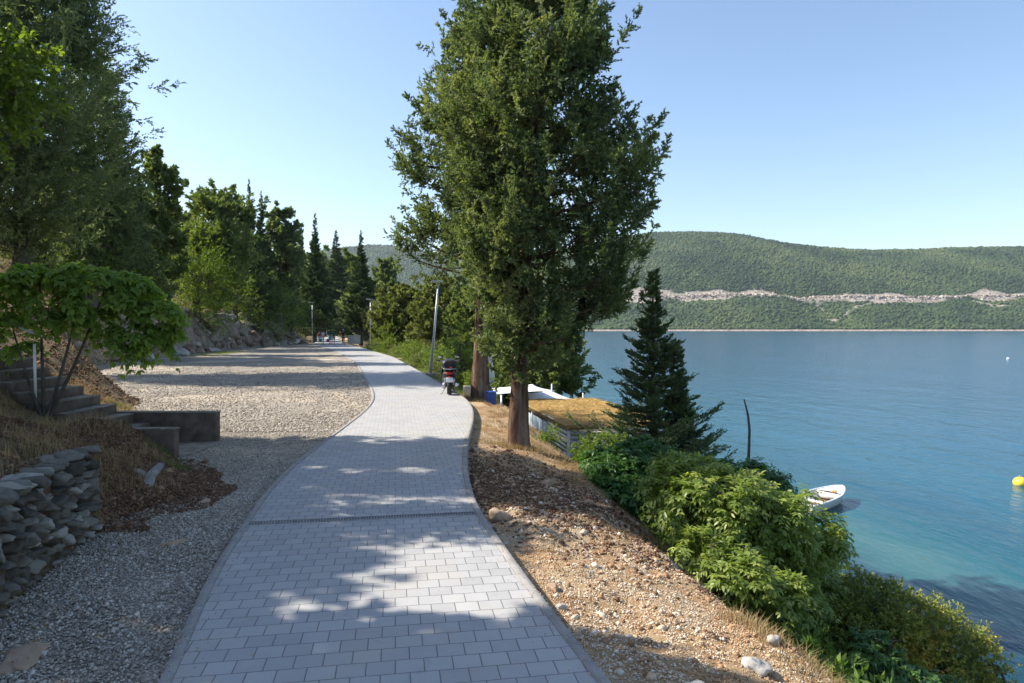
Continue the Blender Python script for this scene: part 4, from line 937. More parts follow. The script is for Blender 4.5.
pinnate('ash_shrub', 'deeper green shrub behind the large sunlit one, reaching down towards the boat', 'shrub', b1,
        [ellw(b1, 650, 472, 12.6, .65, .42), ellw(b1, 690, 485, 12.8, .9, .45), ellw(b1, 742, 492, 13.0, .8, .5), ellw(b1, 765, 520, 13.0, .55, .45), ellw(b1, 620, 485, 12.2, .5, .5), ellw(b1, 800, 560, 13, .5, .45)],
        3400, 5, .32, .11, .04, M['ashdark'], 203, 6, .025, .35)
b1 = (1.7, 12.3, gz(1.7, 12.3))
pinnate('ash_shrub', 'dark green shrub overhanging the shaded end of the dirt, below the straw roof', 'shrub', b1,
        [ellw(b1, 612, 468, 12.6, .45, .28), ellw(b1, 640, 458, 12.9, .45, .25), ellw(b1, 615, 490, 11.9, .45, .3)], 900, 5, .28, .11, .045, M['ashdark'], 204, 4, .02, .4)
b1 = (.95, 15.6, gz(.95, 15.6))
broad('leafy_shrub', 'small yellow green bush right of the nearest cypress trunk, before the white slatted hut', 'shrub', b1,
      [ellw(b1, 545, 445, 15.5, .2, .22), ellw(b1, 553, 436, 15.7, .14, .16), ellw(b1, 537, 450, 15.2, .18, .2)], 190, 10, .06, .03, M['bright'], 205, .012, stems=4, tw=.2, limbs=8, foliage_name='foliage', stem_name='stem')
b1 = (2.6, 16.8, gz(2.6, 16.8))
broad('leafy_shrub', 'light green bush between the hut corner and the small dark conifer', 'shrub', b1,
      [ellw(b1, 600, 445, 17, .36, .2), ellw(b1, 585, 455, 16.5, .25, .3), ellw(b1, 622, 450, 17, .4, .25), ellw(b1, 600, 466, 16, .6, .35)], 520, 10, .075, .04, M['bright'], 206, .018, stems=4, tw=.25, limbs=8, foliage_name='foliage', stem_name='stem')
b1 = (4.7, 9.4, gz(4.7, 9.4))
broad('mastic_bush', 'bush with orange tinged leaves above the dark water, nearer to the big leafy shrub', 'shrub', b1,
      [ellw(b1, 872, 605, 9.6, .4, .38), ellw(b1, 910, 622, 9.6, .45, .36), ellw(b1, 880, 640, 9.3, .5, .42), ellw(b1, 838, 635, 9.3, .4, .4)], 1900, 13, .05, .026, M['orange'], 207, .025, stems=5, tw=.22, limbs=10, foliage_name='foliage', stem_name='stem')
b1 = (6.1, 9.4, gz(6.1, 9.4))
broad('mastic_bush', 'bush with orange tinged leaves at the lower right, its right side against the sea', 'shrub', b1,
      [ellw(b1, 942, 640, 9.5, .42, .36), ellw(b1, 968, 664, 9.4, .38, .36), ellw(b1, 915, 672, 9.2, .5, .4), ellw(b1, 960, 700, 9.2, .6, .4)], 1900, 13, .05, .026, M['orange'], 208, .025, stems=5, tw=.22, limbs=10, foliage_name='foliage', stem_name='stem')
b1 = (4.4, 8.0, gz(4.4, 8.0))
pinnate('ash_shrub', 'grey green low shrub at the bottom right beneath the orange tinged bushes', 'shrub', b1,
        [ellw(b1, 905, 690, 8.0, .5, .3), ellw(b1, 870, 655, 8.2, .3, .22), ellw(b1, 860, 700, 7.8, .4, .3)], 420, 5, .2, .08, .034, M['ashdark'], 209, 4, .014, .4)
b1 = (5.4, 12.0, gz(5.4, 12.0))
pinnate('ash_shrub', 'dark shrub low on the slope between the leafy shrub and the orange tinged bush', 'shrub', b1,
        [ellw(b1, 832, 600, 11.6, .4, .36), ellw(b1, 815, 622, 11.3, .6, .45), ellw(b1, 862, 606, 11.8, .3, .22)], 800, 5, .3, .12, .045, M['ashdark'], 210, 4, .02, .4)

# broad leaved shrub by the stairs
sx, sy = (38 - CX) * 11.0 / F, 11.0; b1 = (sx, sy, .75)
rngS = np.random.default_rng(5)
pinnate('mulberry_tree', 'small spreading broad leaved tree leaning over the concrete stairs at the left', 'tree', b1,
        [ellw(b1, 40, 285, 11.4, .6, .22), ellw(b1, 92, 282, 11.4, .5, .24), ellw(b1, 130, 292, 11.6, .38, .26), ellw(b1, 158, 318, 11.6, .26, .34), ellw(b1, 85, 318, 11.6, .4, .16), ellw(b1, 135, 338, 11.6, .35, .2), ellw(b1, 5, 292, 11.4, .4, .2), ellw(b1, 60, 305, 11.0, .35, .14), ellw(b1, 28, 350, 11.8, .2, .1), ellw(b1, 165, 345, 11.8, .22, .22), ellw(b1, 10, 325, 11.2, .3, .14)],
        1300, 3, .26, .14, .075, M['mulb'], 211, 1, .035, .6)

# sparse broad leaved tree whose twigs hang in at the top left; its mass is outside the frame and shades the yard
b1 = (-8.7, 8.6, gz(-8.7, 8.6))
broad('broadleaf_tree', 'bright green leafy branches hanging in at the top left corner', 'tree', b1,
      [ellw(b1, 8, 60, 8.5, .42, .38), ellw(b1, -20, 100, 8.5, .5, .4), ellw(b1, 30, 85, 8.6, .3, .2), ellw(b1, -60, 40, 8.6, .7, .6), ellw(b1, -5, 130, 8.4, .25, .2), ellw(b1, -120, 20, 8.8, .8, .7)], 620, 11, .1, .06, M['bright'], 221, .1, tw=.35, six=True, limbs=40, shell=.2)
# shade trees standing beyond the left edge of the picture
G7 = 'shade trees just outside the left of the view'
def shade(label, x, y, h, r, seed, cb=.3, n=300, mat='dark', rmin=.3, per=11):
    z0 = gz(x, y); prof = [(cb, .4), (cb + .1, .8), (.55, 1), (.75, .85), (.9, .5), (1, .1)]
    zs = [a * h for a, _ in prof]; rr = [b * r for _, b in prof]
    conifer('pine_tree', label, 'pine', (x, y, z0), h * .93, zs, rr, rr, 0.0, n, 12, 12, r * .4, .16, .075, M[mat], seed, tr=.2, up=.4, lump=.35, rmin=rmin, sl=.42, limbs=24, group=G7, barkm='bark2')
shade('shade pine outside the view level with the drain, nearest one', -13.4, 12.7, 12.6, 2.4, 301, .2, 680)
shade('shade pine outside the view behind the nearest one', -16.5, 10.4, 9.0, 2.3, 302, .3, 460)
shade('shade pine outside the view closest to the camera', -7.6, 4.5, 7.9, 1.8, 303, .3, 420)
shade('shade pine outside the view left of the camera', -11.6, 7.5, 6.6, 2.1, 304, .3, 400)


# ------------------------------------------------------------------ grasses
def grass(name, label, pts, h, mat, w=.006, lean=1.0, blades=1):
    rng = np.random.default_rng(len(label)); x, y = pts; n = len(x); z = ground_z(x, y); h = np.broadcast_to(h, (n,)) * rng.uniform(.5, 1.2, n)
    a = rng.uniform(0, 6.28, n); ln = lean * rng.random(n) * h; P = np.stack([x, y, z - .01], -1); d = np.stack([np.cos(a), np.sin(a), 0 * a], -1); s = np.stack([-d[:, 1], d[:, 0], 0 * a], -1)
    ww = w * (1 + .04 * y)[:, None]
    up = np.array([0, 0, 1.0]) * h[:, None]
    V = np.stack([P - s * ww, P + s * ww, P + up * .6 + d * ln[:, None] * .4 + s * ww * .7, P + up * .6 + d * ln[:, None] * .4 - s * ww * .7, P + up + d * ln[:, None] * 1.3], 1)
    k = (np.arange(n) * 5)[:, None]; t = np.clip(rng.normal(.5, .22, n), 0, 1)
    g = Geo().add(V.reshape(-1, 3), k + np.array([[0, 1, 2, 3]]), k + np.array([[3, 2, 4]]), tint=np.repeat(t, 5))
    struct(g.build(name, mat), 'stuff', label)
def clumpy(rng, n, f, nc, sp):
    cx, cy = f(rng, nc); i = rng.integers(0, nc, n); return cx[i] + rng.normal(0, sp, n), cy[i] + rng.normal(0, sp, n)
rng = np.random.default_rng(77)
def fr(rng, n): y = 3.4 + 2.6 * rng.random(n); return XR(y) + 1.75 + (3.8 - y) * .02 + 1.5 * rng.random(n) ** 1.2, y
x1, y1 = clumpy(rng, 9000, fr, 120, .09)
def fr2(rng, n): y = rng.uniform(7.5, 19, n); return XR(y) + 1.5 + 1.9 * rng.random(n) + .5 * fbm(y * .7, y * 0, 2, 5), y
x2, y2 = clumpy(rng, 8000, fr2, 130, .2)
an_ = rng.uniform(0, 6.28, 1500); rr_ = .22 + rng.exponential(.12, 1500); x2 = np.r_[x2, ax0 + rr_ * np.cos(an_), bx0 + 1.3 * rr_ * np.cos(an_)]; y2 = np.r_[y2, ay0 + rr_ * np.sin(an_), by0 + 1.3 * rr_ * np.sin(an_)]
xq, yq = clumpy(rng, 5000, lambda r, n: ((lambda y: (XR(y) + r.uniform(.3, 2.6, n), y))(r.uniform(12.5, 21, n))), 110, .07); x2 = np.r_[x2, xq]; y2 = np.r_[y2, yq]
grass('dry_grass', 'dry straw coloured grass tufts between the dirt strip and the shrubs', (np.r_[x1, x2], np.r_[y1, y2]), np.r_[np.full(9000, .11), np.full(8000, .08), np.full(3000, .14), np.full(5000, .11)], M['drygrass'], .0022)
def fr3(rng, n): y = rng.uniform(12.9, 18, n); return LB(y) - rng.uniform(-.3, 2.0, n), y
x1, y1 = clumpy(rng, 7000, fr3, 110, .13)
def fr4(rng, n): y = rng.uniform(4.0, 10.9, n); return LB(y) - .45 - rng.uniform(0, 3.6, n), y
x2, y2 = clumpy(rng, 14000, fr4, 260, .14)
grass('dry_grass', 'dry weeds on the bank around the concrete stairs', (np.r_[x1, x2], np.r_[y1, y2]), .17, M['drygrass'], .002)
def fr5(rng, n): y = rng.uniform(9.8, 18, n); return LB(y) + np.where(y < 9, .05, -.2) - .3 * rng.random(n), y
x1, y1 = clumpy(rng, 3500, fr5, 40, .1)
def fr6(rng, n): y = rng.uniform(45, 60, n); return LB(y) + rng.uniform(-.2, 3.5, n) * (y > 48), y
x2, y2 = clumpy(rng, 5000, fr6, 40, .35)
def fr7(rng, n): y = rng.uniform(22, 75, n); return XR(y) + .1 + .9 * rng.random(n), y
x3, y3 = clumpy(rng, 14000, fr7, 300, .25)
grass('green_grass', 'short green and yellow weeds at the edges of yard and path', (np.r_[x1, x2, x3], np.r_[y1, y2, y3]), np.r_[np.full(3500, .12), np.full(5000, .22), np.full(14000, .14)], M['greengrass'], .003)
y4 = rng.uniform(18, 70, 22000); x4 = LB(y4) - rng.uniform(.6, 16, 22000)
grass('hillside_grass', 'dry grass and litter on the shaded hillside', (x4, y4), .22, M['drygrass'], .003)
rng = np.random.default_rng(52); n = 15000; y = rng.normal(13.6, 1.7, n); x = XR(y) + .15 + 2.4 * rng.random(n); k = (fbm(x * 1.4, y * 1.4, 3, 2) + .35 > rng.random(n)) & (y > 10.6); x, y = x[k], y[k]; n = len(x)
g = Geo(); leaves(g, np.stack([x, y, ground_z(x, y) + .012], -1), nrm(rng.normal(size=(n, 3)) * [1, 1, .25]), np.array([[0, 0, 1.]]).repeat(n, 0) + .3 * rng.normal(size=(n, 3)), .09, .008, np.clip(rng.normal(.6, .2, n), 0, 1))
n = 5000; y = rng.uniform(4, 17, n); s_ = rng.choice([0, 1], n); x = np.where(s_, XR(y) + .05 + 2.5 * rng.random(n), LB(y) + rng.uniform(-1.5, .6, n))
leaves(g, np.stack([x, y, np.where(s_, ground_z(x, y), np.maximum(ground_z(x, y), -.03)) + .015], -1), nrm(rng.normal(size=(n, 3)) * [1, 1, .25]), np.array([[0, 0, 1.]]).repeat(n, 0) + .4 * rng.normal(size=(n, 3)), .045, .012, np.clip(rng.normal(.3, .2, n), 0, 1))
struct(g.build('straw_litter', M['drygrass']), 'stuff', 'dry straw and twigs strewn over the dirt around the nearest trunk')
# low ground cover hiding the steep slope foot
rng = np.random.default_rng(31); g = Geo(); n = 5200; y = rng.uniform(6.0, 30, n); x = XR(y) + rng.uniform(3.2, 9.2, n)
k = ~((x > -.2) & (x < 7) & (y > 24)); x, y = x[k], y[k]; n = len(x); P = np.stack([x, y, ground_z(x, y) + .05], -1)
plumes(g, P, nrm(np.array([0, 0, 1.0]) + .5 * rng.normal(size=(n, 3))), .45, 5, 5, .5, .1, .045, rng, np.clip(rng.normal(.4, .2, n), 0, 1))
struct(g.build('ground_cover', M['shrub']), 'stuff', 'low green undergrowth on the steep slope down to the sea')

SUN_EL, SUN_X, SUN_Y, SUN_E = 42, -.97, .18, 5.0
AIR, DUST, OZONE, SKY_E, EXPO = 1.0, .8, 1.8, .125, 0.9
# ------------------------------------------------------------------ drain channel across the path
a = np.array(wp(240, 524)); b = np.array(wp(478, 513)); a[0] = XL(a[1]) + .04; b[0] = XR(b[1]) - .04
mid = (a + b) / 2; ln = float(np.linalg.norm(b - a)); an = math.atan2(b[1] - a[1], b[0] - a[0])
t = thing('drain_channel', 'narrow dark slotted drain running straight across the paved path', 'drain', (mid[0], mid[1], 0), an)
g = Geo(); box(g, (0, .052, -.03), (ln, .018, .075)); box(g, (0, -.052, -.03), (ln, .018, .075)); g.build('frame', M['kerb'], t)
g = Geo()
for i in range(int(ln / .03)): box(g, (-ln / 2 + .015 + i * .03, 0, -.001), (.014, .084, .012))
box(g, (0, 0, -.04), (ln, .084, .05)); g.build('grate', M['grate'], t)

# ------------------------------------------------------------------ stairs, side walls, handrail
yn, yf = 11.2, 12.6
t = thing('concrete_staircase', 'old concrete stairs climbing left between two low walls at the yard edge', 'stairs', (-5.4, 11.9, 0))
for i in range(12):
    x0 = -6.35 - i * .31; zt = .17 * (i + 1)
    rngq = np.random.default_rng(i)
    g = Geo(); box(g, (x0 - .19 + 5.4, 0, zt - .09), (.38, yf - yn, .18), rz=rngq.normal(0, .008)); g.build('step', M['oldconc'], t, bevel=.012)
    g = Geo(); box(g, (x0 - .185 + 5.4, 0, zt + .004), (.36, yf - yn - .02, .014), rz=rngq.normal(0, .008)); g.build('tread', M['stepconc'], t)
g = Geo(); box(g, (-.42, 0, -.06), (.95, yf - yn, .12)); g.build('landing', M['stepconc'], t, bevel=.01)
w1 = thing('concrete_wall', 'longer dark concrete side wall on the far side of the stairs', 'wall', (-5.55, yf + .12, -.1))
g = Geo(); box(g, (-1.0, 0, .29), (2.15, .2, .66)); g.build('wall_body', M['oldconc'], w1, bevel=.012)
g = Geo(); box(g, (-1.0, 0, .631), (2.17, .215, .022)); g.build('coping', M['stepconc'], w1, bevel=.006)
w2 = thing('concrete_wall', 'shorter low concrete side wall on the near side of the stairs', 'wall', (-5.45, yn - .1, -.1))
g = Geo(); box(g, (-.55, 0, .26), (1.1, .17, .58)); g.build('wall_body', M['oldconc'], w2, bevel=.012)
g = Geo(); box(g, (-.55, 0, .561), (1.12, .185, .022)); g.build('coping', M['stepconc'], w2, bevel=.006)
p1 = np.array(at(35.5, 386, 11.3)); p2 = np.array(at(34.3, 345, 11.3)); p3 = np.array(at(-30, 305, 10.9)); p4 = np.array(at(46, 338, 11.3))
t = thing('handrail', 'white painted metal handrail with one post beside the stairs', 'handrail', tuple(p1 - [0, 0, .1]))
g = Geo(); tube(g, [(0, 0, -.1), tuple(p2 - p1 + [0, 0, .12])], .022, 10); g.build('post', M['white'], t, smooth=True)
g = Geo(); q = p1 - [0, 0, .1]; tube(g, [p3 - q, at(0, 318, 11.1) - q, at(29, 331.5, 11.25) - q, p4 - q], .024, 10); g.build('rail', M['white'], t, smooth=True)

# ------------------------------------------------------------------ dry stone wall at the lower left
rng = np.random.default_rng(12); g = Geo(); mg = Geo()
yy0, yy1 = 2.6, 7.15; zrow = -.1
while zrow < .8:
    hh = rng.uniform(.06, .14); y = yy0 + rng.uniform(-.2, 0)
    while y < yy1 + .05:
        l = rng.uniform(.08, .26); 
        if y + l > yy1 + .18: break
        x = float(LB(y + l / 2)) - .12 + rng.normal(0, .025) - (zrow) * .06; h2 = hh * rng.uniform(.8, 1.15)
        rock(g, (x, y + l / 2, zrow + hh / 2 + rng.normal(0, .012)), (.17, l * .6, h2 * .66), rng, I2, .25, float(np.clip(rng.normal(.4, .25), 0, 1)), flatz=1)
        y += l * .97
    zrow += hh * .93
for y in np.arange(3.0, 7.1, .42):
    rock(g, (float(LB(y)) - .3 + rng.normal(0, .05), y, .76 + rng.normal(0, .02)), (.19, .22, .06), rng, I3, .28, float(rng.uniform(.35, .9)))
t = thing('stone_wall', 'rough dry stone retaining wall at the lower left corner', 'wall', (0, 0, 0))
g.build('stones', M['wallstone'], t, smooth=False)
for y in np.arange(2.6, 7.1, .3): box(mg, (float(LB(y + .15)) - .25, y + .15, .33), (.2, .34, .86), rz=.1)
mg.build('earth_fill', M['clod'], t)

# ------------------------------------------------------------------ loose rocks, logs
def mkrock(label, px, py, d, s, mat, seed, name='rock', dz=.0, base=None):
    x = (px - CX) * d / F; z = max(gz(x, d), -.04 if x < XR(d) else -9) + s[2] * .35 + dz
    rng = np.random.default_rng(seed); g = Geo(); rock(g, (0, 0, 0), [q * 1.25 for q in s], rng, base or I3, .22, rng.uniform(.4, .7))
    o = g.build(name, mat, loc=(x, d, z)); tag(o, label, 'rock'); return o
mkrock('pale flat rock cut by the bottom edge of the photo right of the path', 700, 683, 4.3, (.13, .09, .05), M['rock'], 1)
mkrock('white jagged rock among dry grass at the bottom of the dirt strip', 757, 660, 4.9, (.12, .09, .07), M['rock'], 2)
mkrock('small grey rock behind the white jagged one', 772, 632, 5.4, (.08, .06, .05), M['rock'], 3)
mkrock('rusty brown rock at the broken edge of the path kerb', 498, 508, 8.0, (.13, .12, .1), M['brownrock'], 4)
mkrock('dark earthy lump on the crest of the shaded dirt', 548, 472, 10.2, (.1, .08, .07), M['brownrock'], 5)
mkrock('tan rock lying beside the sunlit dirt below the slatted hut', 588, 484, 9.6, (.11, .08, .06), M['brownrock'], 6)
mkrock('orange brown stone in the middle of the sunlit rubble', 554, 582, 5.9, (.06, .05, .04), M['brownrock'], 7)
mkrock('cream stone near the kerb in the sunlit rubble', 560, 602, 5.5, (.05, .04, .03), M['rock'], 8)
mkrock('flat tan slab lying alone on the grey gravel', 174, 541, 6.75, (.17, .07, .03), M['brownrock'], 9)
mkrock('grey flat slab half sunk in the gravel at the bottom left', 25, 655, 4.45, (.24, .12, .03), M['brownrock'], 10)
mkrock('tall bleached stone block standing at the end of the dry stone wall', 92, 466, 7.25, (.11, .1, .2), M['wallstone'], 11)
mkrock('flat pale stone lying on the bank above the dry stone wall', 60, 462, 7.4, (.17, .1, .05), M['wallstone'], 12)
mkrock('orange brown clod where the spilled soil meets the gravel', 205, 494, 8.3, (.12, .08, .05), M['brownrock'], 13)
for i, (px, py, d, s) in enumerate([(120, 357, 42, (.8, .5, .35)), (136, 352, 45, (.9, .6, .6)), (152, 345, 47, (1.0, .8, .8)), (178, 335, 49, (1.4, 1., .9)), (196, 340, 52, (1.2, .9, .8)), (215, 330, 54, (1.1, .9, .8)), (232, 335, 58, (1.3, .9, .8)), (248, 337, 62, (1.1, .8, .7)), (200, 322, 52, (1, .8, .6)), (186, 350, 50, (.9, .6, .5))]):
    x, y, z = at(px, py, d); labs = ['leftmost low limestone rock where the yard meets the bank', 'grey rock second from the left along the yard edge', 'large pale boulder at the left end of the rock face', 'jutting boulder high in the rock face below the bright tree', 'broad boulder in the middle of the rock face', 'upper boulder of the rock face beneath the dark bush', 'boulder right of the middle of the rock face', 'last boulder at the right end of the rock face', 'topmost pale rock of the bank under the hanging bush', 'low rock at the foot of the face in front of the broad boulder']
    x = float(LB(d)) - .25 - (330 - py) * -.012; g = Geo(); r_ = np.random.default_rng(90 + i); x = min((px - CX) * d / F, float(LB(d)) + .2)
    rock(g, (0, 0, 0), s, r_, I3, .2, r_.uniform(.4, .8)); o = g.build('boulder', M['brownrock'] if i % 3 == 0 else M['rock'], loc=(x, d, max(gz(x, d) - s[2] * .2, z if py > 345 else -9))); tag(o, labs[i], 'boulder', 'boulders of the rock face')
rng = np.random.default_rng(3)
q0 = np.array(at(143, 506, 8.3)); t = thing('dead_branch', 'bleached forked piece of dead wood on the spilled brown soil', 'branch', tuple(q0))
g = Geo(); A = lambda px, py, d: np.array(at(px, py, d)) - q0
tube(g, [A(145, 509, 8.2), A(145, 490, 8.5), A(150, 477, 8.8), A(160, 466, 9.2)], [.07, .075, .07, .05], 10, rough=.16, rng=rng)
tube(g, [A(148, 480, 8.75), A(138, 473, 8.8), A(125, 468, 8.9)], [.06, .055, .03], 9, rough=.16, rng=rng)
g.build('branch', M['deadwood'], t, smooth=True)
q0 = np.array(at(748, 470, 13.6)); q0[2] = gz(q0[0], q0[1]); g = Geo()
tube(g, [(0, 0, -.2)] + [np.array(at(px, py, 13.6)) - q0 for px, py in ((748, 470), (749, 450), (749.5, 430), (748, 415), (744, 399))], [.05, .035, .03, .026, .022, .012], 7, rough=.08, rng=rng)
o = g.build('bare_stem', M['bark2'], loc=tuple(q0), smooth=True); tag(o, 'leafless curved stem rising from the shrubs against the sea', 'stem')

# ------------------------------------------------------------------ street lamps
def lamp(label, px, d, ytop, lean=0, side=-1, foot=True, x=None):
    x = (px - CX) * d / F if x is None else x; z0 = gz(x, d); z0 = max(z0, -.15); h = zpx(ytop, d) - z0
    t = thing('street_lamp', label, 'street lamp', (x, d, z0), 0, 'grey street lamps along the path')
    g = Geo(); tube(g, [(0, 0, .12), (lean * h * .5, 0, h * .5), (lean * h, 0, h)], [.075, .055, .038], 12); g.build('pole', M['galv'], t, smooth=True)
    g = Geo(); tube(g, [(lean * h, 0, h), (lean * h - side * .12, 0, h + .04)], .03, 8)
    g.build('arm', M['galv'], t, smooth=True)
    g = Geo(); box(g, (lean * h - side * .1, 0, h + .07), (.62, .3, .07), ry=side * .05); g.build('lamp_head', M['galv'], t, bevel=.02)
    g = Geo(); box(g, (lean * h - side * .14, 0, h + .03), (.4, .2, .012), ry=side * .05); g.build('lens', M['white'], t)
    if foot: g = Geo(); box(g, (0, 0, 0.03), (.62, .5, .3)); g.build('footing', M['stepconc'], t, bevel=.02)
    return t
lamp('nearest street lamp, leaning, its head lost in the cypress branches', 430.5, 31.2, 283, .085, 1)
lamp('street lamp right of the path in full view, second nearest', 370.5, 70, 300, 0, 1)
lamp('leftmost street lamp, left of the walking people', 315, 93, 303, 0, 1, x=-27.2)
lamp('street lamp with thin pole above the walking people', 326.5, 160, 311, 0, 1)
lamp('farthest street lamp, right of the bend above the dark clad walker', 345, 150, 313.5, 0, -1)
mkrock('dark kerb stone lying at the outer path edge between the two right lamps', 398, 357, 47, (.45, .25, .12), M['brownrock'], 40)

# ------------------------------------------------------------------ low white wall at the bend
w = thing('retaining_wall', 'low pale concrete wall right of the bend beside the lone cypress', 'wall', (-20.5, 88.6, 0))
g = Geo(); box(g, (0, 0, .5), (1.6, .25, 1.1), rz=.15); g.build('wall_body', M['paleconc'], w, bevel=.02)
g = Geo(); box(g, (0, 0, 1.08), (1.7, .36, .08), rz=.15); g.build('coping', M['paleconc'], w, bevel=.01)

# ------------------------------------------------------------------ planter, bin, folded parasol
x, y = wp(468.5, 394, -.15)
t = thing('concrete_planter', 'square white planter block between the scooter and the second cypress trunk', 'planter', (x, y, gz(x, y)))
g = Geo(); h = .36
V = []
for (s, z) in ((.14, 0), (.16, h), (.125, h), (.11, h - .1)): V += [(-s, -s, z), (s, -s, z), (s, s, z), (-s, s, z)]
Q = [[i * 4 + j, i * 4 + (j + 1) % 4, i * 4 + 4 + (j + 1) % 4, i * 4 + 4 + j] for i in range(3) for j in range(4)] + [[12, 13, 14, 15], [3, 2, 1, 0]]
g.add(V, Q); g.build('planter_box', M['paleconc'], t, bevel=.01)
g = Geo(); r_ = np.random.default_rng(2); plumes(g, np.array([[0, 0, h - .08]] * 10) + r_.normal(0, .04, (10, 3)) * [1, 1, 0], nrm(np.array([0, 0, 1.]) + .4 * r_.normal(size=(10, 3))), .45, 7, 6, .4, .08, .02, r_, .7)
g.build('plant', M['bright'], t)
x, y = at(491.3, 0, 21.0)[0], 21.0; zb = zpx(409, 21.0)
t = thing('rubbish_bin', 'bright blue square bin between the two big cypress trunks', 'bin', (x, y, zb))
g = Geo(); V = []
hh = (409 - 390.5) * 21 / F
for (s, z) in ((.125, 0), (.155, hh * .9)): V += [(-s, -s, z), (s, -s, z), (s, s, z), (-s, s, z)]
g.add(V, [[0, 1, 5, 4], [1, 2, 6, 5], [2, 3, 7, 6], [3, 0, 4, 7], [3, 2, 1, 0], [4, 5, 6, 7]]); g.build('bin_body', M['bluepaint'], t, bevel=.015)
g = Geo(); box(g, (0, 0, hh * .93), (.335, .335, .035)); box(g, (0, -.165, hh * .9), (.12, .02, .03)); g.build('lid', M['bluepaint'], t, bevel=.01)
q0 = np.array(at(489.5, 395, 27)); t = thing('folded_parasol', 'white folded parasol standing upright between the two cypress trunks', 'parasol', tuple(q0))
hp = (395 - 349) * 27 / F
g = Geo(); tube(g, [(0, 0, -1.6), (0, 0, hp)], .022, 8); g.build('pole', M['white'], t, smooth=True)
g = Geo(); n = 10; zz = np.linspace(hp * .98, hp * .22, 9); th = np.linspace(0, 2 * np.pi, 40, endpoint=False)
rr = .02 + .17 * np.linspace(0, 1, 9) ** .8
V = np.stack([np.stack([r * (1 + .3 * np.cos(th * 8)) * np.cos(th) , r * (1 + .3 * np.cos(th * 8)) * np.sin(th), 0 * th + z], -1) for r, z in zip(rr, zz)])
i, j = np.meshgrid(np.arange(8), np.arange(40), indexing='ij'); Q = np.stack([i * 40 + j, i * 40 + (j + 1) % 40, (i + 1) * 40 + (j + 1) % 40, (i + 1) * 40 + j], -1).reshape(-1, 4)
g.add(V.reshape(-1, 3), Q); g.build('canopy', M['sail'], t, smooth=True)

# ------------------------------------------------------------------ beach hut with straw roof
a_h = math.radians(11.3); ca, sa_ = math.cos(a_h), math.sin(a_h)
hx0, hy0 = 2.1, 25.6; zf = -4.3
t = thing('beach_hut', 'white slatted beach hut with a flat straw covered roof below the path', 'hut', (hx0, hy0, zf), a_h)
W, Lh, zr = 4.1, 9.4, 2.62
rng = np.random.default_rng(4)
g = Geo(); nx, ny = 60, 130; xx = np.linspace(-.08, W + .1, nx); yy = np.linspace(-.12, Lh + .1, ny); X, Y = np.meshgrid(xx, yy)
Z = zr + .1 + .035 * fbm(X * 3, Y * 3, 4, 5) + .03 * fbm(X * 14, Y * 5, 2, 6) + .05 * fbm(X * .8, Y * .8, 2, 3); edge_ = np.minimum.reduce([X + .08, W + .1 - X, Y + .12, Lh + .1 - Y]); Z -= .06 * np.exp(-edge_ / .06)
V = np.stack([X, Y, Z], -1).reshape(-1, 3); i, j = np.meshgrid(np.arange(ny - 1), np.arange(nx - 1), indexing='ij')
g.add(V, np.stack([i * nx + j, i * nx + j + 1, (i + 1) * nx + j + 1, (i + 1) * nx + j], -1).reshape(-1, 4))
# fringe of straw
n = 9000; s = rng.random(n); side = rng.integers(0, 3, n)
px_ = np.where(side == 0, rng.uniform(-.08, W + .1, n), np.where(side == 1, -.08, W + .1)); py_ = np.where(side == 0, -.12, rng.uniform(-.12, Lh, n))
P = np.stack([px_, py_, zr + .07 + rng.normal(0, .02, n)], -1)
D = nrm(np.stack([np.where(side == 1, -.5, np.where(side == 2, .5, 0)), np.where(side == 0, -.5, 0), np.full(n, -.7)], -1) + .5 * rng.normal(size=(n, 3)))
leaves(g, P, D, rdir(rng, n), .11, .012, .5)
n = 12000; P = np.stack([rng.uniform(0, W, n), rng.uniform(0, Lh, n), np.full(n, zr + .13)], -1); leaves(g, P, nrm(rng.normal(size=(n, 3)) * [1, 1, .12]), np.array([[0, 0, 1.]]).repeat(n, 0) + .3 * rng.normal(size=(n, 3)), .2, .014, .5)
g.build('roof', M['thatch'], t)
g = Geo(); box(g, (W / 2, 0, zr), (W, .1, .12)); box(g, (W / 2, Lh, zr), (W, .1, .12)); box(g, (.03, Lh / 2, zr + .002), (.1, Lh - .11, .12)); box(g, (W - .03, Lh / 2, zr + .002), (.1, Lh - .11, .12))
for yy_ in np.arange(.8, Lh, .8): box(g, (W / 2, yy_, zr + .03), (W - .2, .06, .05))
g.build('roof_frame', M['white'], t)
g = Geo(); box(g, (W / 2, -.03, zr + .055), (W + .1, .04, .1)); g.build('fascia', M['darkframe'], t)
for (x, y) in ((.03, 0), (.03, 2.9), (.03, 6.0), (.03, Lh), (W - .03, 0), (W - .03, Lh), (W * .5, 0)):
    g = Geo(); box(g, (x, y, zr / 2 - .04), (.1, .1, zr - .06)); g.build('post', M['white'], t, bevel=.006)
g = Geo()
for k_ in range(15): box(g, (-.035, 1.45, .12 + k_ * .165), (.022, 2.75, .105))
g.build('slatted_wall', M['white'], t)
g = Geo()
for k_ in range(15): box(g, (W / 2, -.065, .12 + k_ * .165), (W - .2, .022, .105))
g.build('slatted_front', M['white'], t)
g = Geo(); box(g, (.02, 4.45, 1.3), (.03, 2.9, 2.2)); box(g, (.02, 7.6, 1.3), (.03, 2.9, 2.2)); g.build('side_screen', M['teal'], t)
g = Geo(); box(g, (-.01, 4.45, .9), (.04, 2.9, .07)); box(g, (-.01, 7.6, .9), (.04, 2.9, .07)); box(g, (-.012, 4.0, 1.3), (.036, .06, 2.2)); g.build('screen_frame', M['white'], t)
